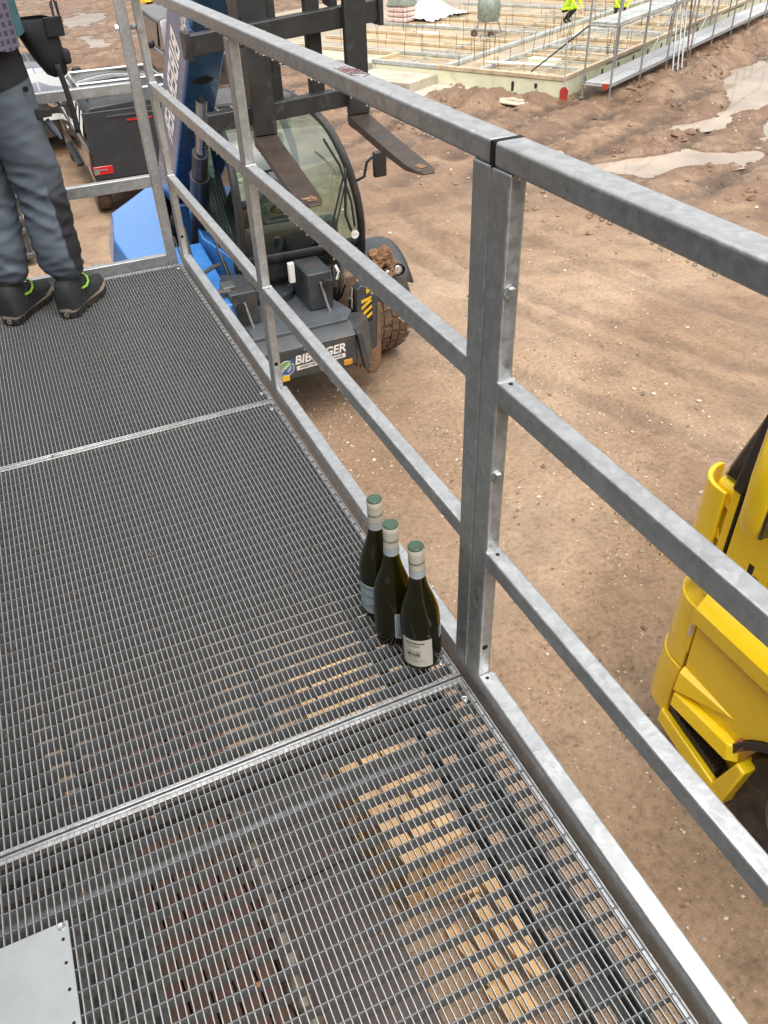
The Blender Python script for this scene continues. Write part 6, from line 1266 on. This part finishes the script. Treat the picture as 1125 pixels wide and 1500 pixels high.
for k in range(8):
    for (ya, yb) in ((-.46, -.16), (-.14, .17)):
        b = MB(); b.box(.27 + k * 1.85, .25 + (k + 1) * 1.85 - .02, ya, yb, .30, .345); b.build('lower_plank', M['plank_alu'], sc, world=False, bevel=.004)
        if k < 3 or k in (4, 5): b = MB(); b.box(.27 + k * 1.85, .25 + (k + 1) * 1.85 - .02, ya, yb, 1.525, 1.57); b.build('upper_plank', M['wood_grey'], sc, world=False, bevel=.004)
b = MB(); b.box(.19, .24, -.44, -.30, .24, .345); b.build('plank_hook', M['red_paint'], sc, world=False)
for (X, Xt, lab) in ((3.9, 4.9, 0), (4.6, 5.5, 1)):
    lt = thing('ladder', ['left aluminium ladder leaning on the scaffold', 'right aluminium ladder leaning on the scaffold, one reddish rail'][lab], 'ladder', slab_w(X, -1.15, 0), R(30), group='ladders on the scaffold')
    for q in (0, .38): b = MB(); b.beam((q, -.15, .0), (q + 1.0, .45, 2.5), .03, .06); b.build('rail', M['wood_red'] if (lab and q) else M['tube'], lt, world=False)
    for k in range(9): u = (k + .6) / 9.5; b = MB(); b.cyl((u, -.15 + .6 * u, 2.5 * u), (.38 + u, -.15 + .6 * u, 2.5 * u), .014, n=8); b.build('rung', M['tube'], lt, world=False)
# yellow bucket far away
t = thing('digger_bucket', 'small yellow excavator bucket lying far off on the mud', 'bucket', (7.7, 43.0, G), R(20))
b = MB(); b.prism([(0, .1), (.35, 0), (.75, .12), (.9, .55), (.7, .6), (.6, .3), (.3, .2), (.05, .35)], -.6, .6, 'x'); b.build('shell', M['yellow'], t, world=False, bevel=.02)

# ------------------------------------------------------------------ things stored under the platform
def pallet(x, y, z, rz, label, mat, w=.8, l=1.2, group='pallets under the platform'):
    t = thing('pallet', label, 'pallet', (x, y, z), R(rz), group=group)
    nb = max(2, int(w / .11))
    for k in range(nb): b = MB(); q = -w / 2 + .05 + k * (w - .1) / (nb - 1); b.box(q - .05, q + .05, -l / 2, l / 2, .122, .144); b.build('deck_board', mat, t, world=False, bevel=.002)
    for k in range(3): b = MB(); q = -l / 2 + .05 + k * (l - .1) / 2; b.box(-w / 2, w / 2, q - .05, q + .05, .10, .1215); b.build('cross_board', mat, t, world=False, bevel=.002)
    for i in (-1, 0, 1):
        for j in (-1, 0, 1): b = MB(); b.box(i * (w / 2 - .05) - .05, i * (w / 2 - .05) + .05, j * (l / 2 - .07) - .07, j * (l / 2 - .07) + .07, .022, .0995); b.build('block', mat, t, world=False)
    for i in (-1, 0, 1): b = MB(); b.box(i * (w / 2 - .05) - .05, i * (w / 2 - .05) + .05, -l / 2, l / 2, 0, .0215); b.build('runner', mat, t, world=False)
    return t
for k, (x, y, z, rz) in enumerate([(.34, 1.26, 0, 8), (.35, 1.25, .146, 7), (.34, 1.28, .292, 9), (.345, 1.26, .438, 8)]):
    pallet(x, y, H(z), rz, ['lowest', 'second', 'third', 'topmost'][k] + ' pale wooden pallet of the stack under the grating by the rail', M['wood'], w=.34, l=.8, group='stacked pale pallets under the grating')
for k, (x0, y0, ln, rz) in enumerate([(.46, .46, .50, 12), (.54, .40, .46, 9), (.62, .50, .50, 14), (.46, .06, .30, 70), (.58, .82, .34, 78), (.70, .62, .40, 10), (.50, .18, .38, 16)]):
    t = thing('timber_offcut', ['pale timber offcut lying across the pile under the near grating', 'pale timber offcut second in the pile under the near grating', 'longest pale timber offcut near the bottom edge', 'short pale timber offcut closest to the camera under the grating', 'pale timber offcut at the top of the loose pile', 'small pale timber offcut beside the pallet stack', 'pale timber offcut nearest the rail in the loose pile'][k], 'timber', (x0, y0, H(.004 + .051 * (k % 3) + .004 * k)), R(rz), group='loose timber offcuts under the grating')
    b = MB(); b.box(-.035, .035, -ln / 2, ln / 2, 0, .05); b.build('offcut', M['wood'], t, world=False, bevel=.003)
M['shade_sheet'] = simple('under_deck_shade_brown', (0.055, 0.036, 0.028), 0.4, var=0.25, dirt=(0.13, 0.085, 0.06), dirt_amt=0.36, dscale=6)
t = thing('timber_stack', 'stack of red-brown boards with dark gaps under the near grating', 'timber', (-.73, 1.3, G), R(4))
for k in range(6):
    for j in range(3): b = MB(); b.box(-.32 + k * .108, -.32 + k * .108 + .098, -.75 + .01 * j, .75 - .01 * ((k + j) % 3), .05 + j * .055, .10 + j * .055); b.build('board', M['wood_red'], t, world=False, bevel=.003)
for y in (-.55, .55): b = MB(); b.box(-.34, .34, y - .04, y + .04, 0, .049); b.build('bearer', M['wood_red'], t, world=False)
t = thing('plastic_duct', 'bundle of translucent grey plastic wrap along the boards under the grating', 'wrap', (-.42, 1.15, G))
b = MB(); pts = [(.012 * math.sin(k * 1.3), -.7 + k * .07, .24 + .01 * math.sin(k * 2)) for k in range(21)]; b.tube(pts, [.055 + .012 * math.sin(k * 2.4) for k in range(21)], 14); b.build('roll', M['rim'], t, world=False); b = MB(); b.box(-.03, .03, -.6, .6, 0, .2); b.build('support', M['wood_red'], t, world=False)
t = thing('corrugated_sheet', 'grey corrugated sheet leaning flat under the left of the near grating', 'sheet', (-1.35, 1.2, G))
b = MB(); b.grid([[(-.35 + .7 * i / 60, -.9 + 1.8 * j / 2, .30 + .012 * math.sin(i * .9)) for i in range(61)] for j in range(3)]); b.build('sheet', M['skip'], t, world=False); b = MB(); b.box(-.3, .3, -.8, .8, 0, .285); b.build('stack_below', M['wood_red'], t, world=False)
t = thing('shade_panel', 'dark brown panels added to darken the ground under the near grating between boards and pallets', 'panel', (-.12, .95, G), R(2))  # dark sheets added to deepen the shade below the grating
for k in range(3): b = MB(); b.box(-.26, .27, -.95 + .64 * k, -.95 + .64 * k + .632, .02, .045); b.build('shade_panel_sheet', M['shade_sheet'], t, world=False, bevel=.002)
for y in (-.8, 0, .8): b = MB(); b.box(-.25, .25, y - .04, y + .04, -.01, .0195); b.build('bearer', M['wood_red'], t, world=False)
pallet(.40, 2.25, G, 3, 'pale wooden pallet under the middle grating panel, seen through the mesh', M['wood'], w=.45, l=.75)
pallet(-.75, 2.6, G, -4, 'red-brown wooden pallet under the middle grating panel, left of the pale one', M['wood_red'])
t = thing('white_offcut', 'small white plastic offcuts on the ground under the middle grating', 'offcut', (-.18, 2.05, G))
for k in range(4): b = MB(); b.box(-.1 + k * .06, -.06 + k * .06, -.1 + .07 * (k % 2), -.02 + .07 * (k % 2), .16, .18); b.build('piece', M['white'], t, world=False)
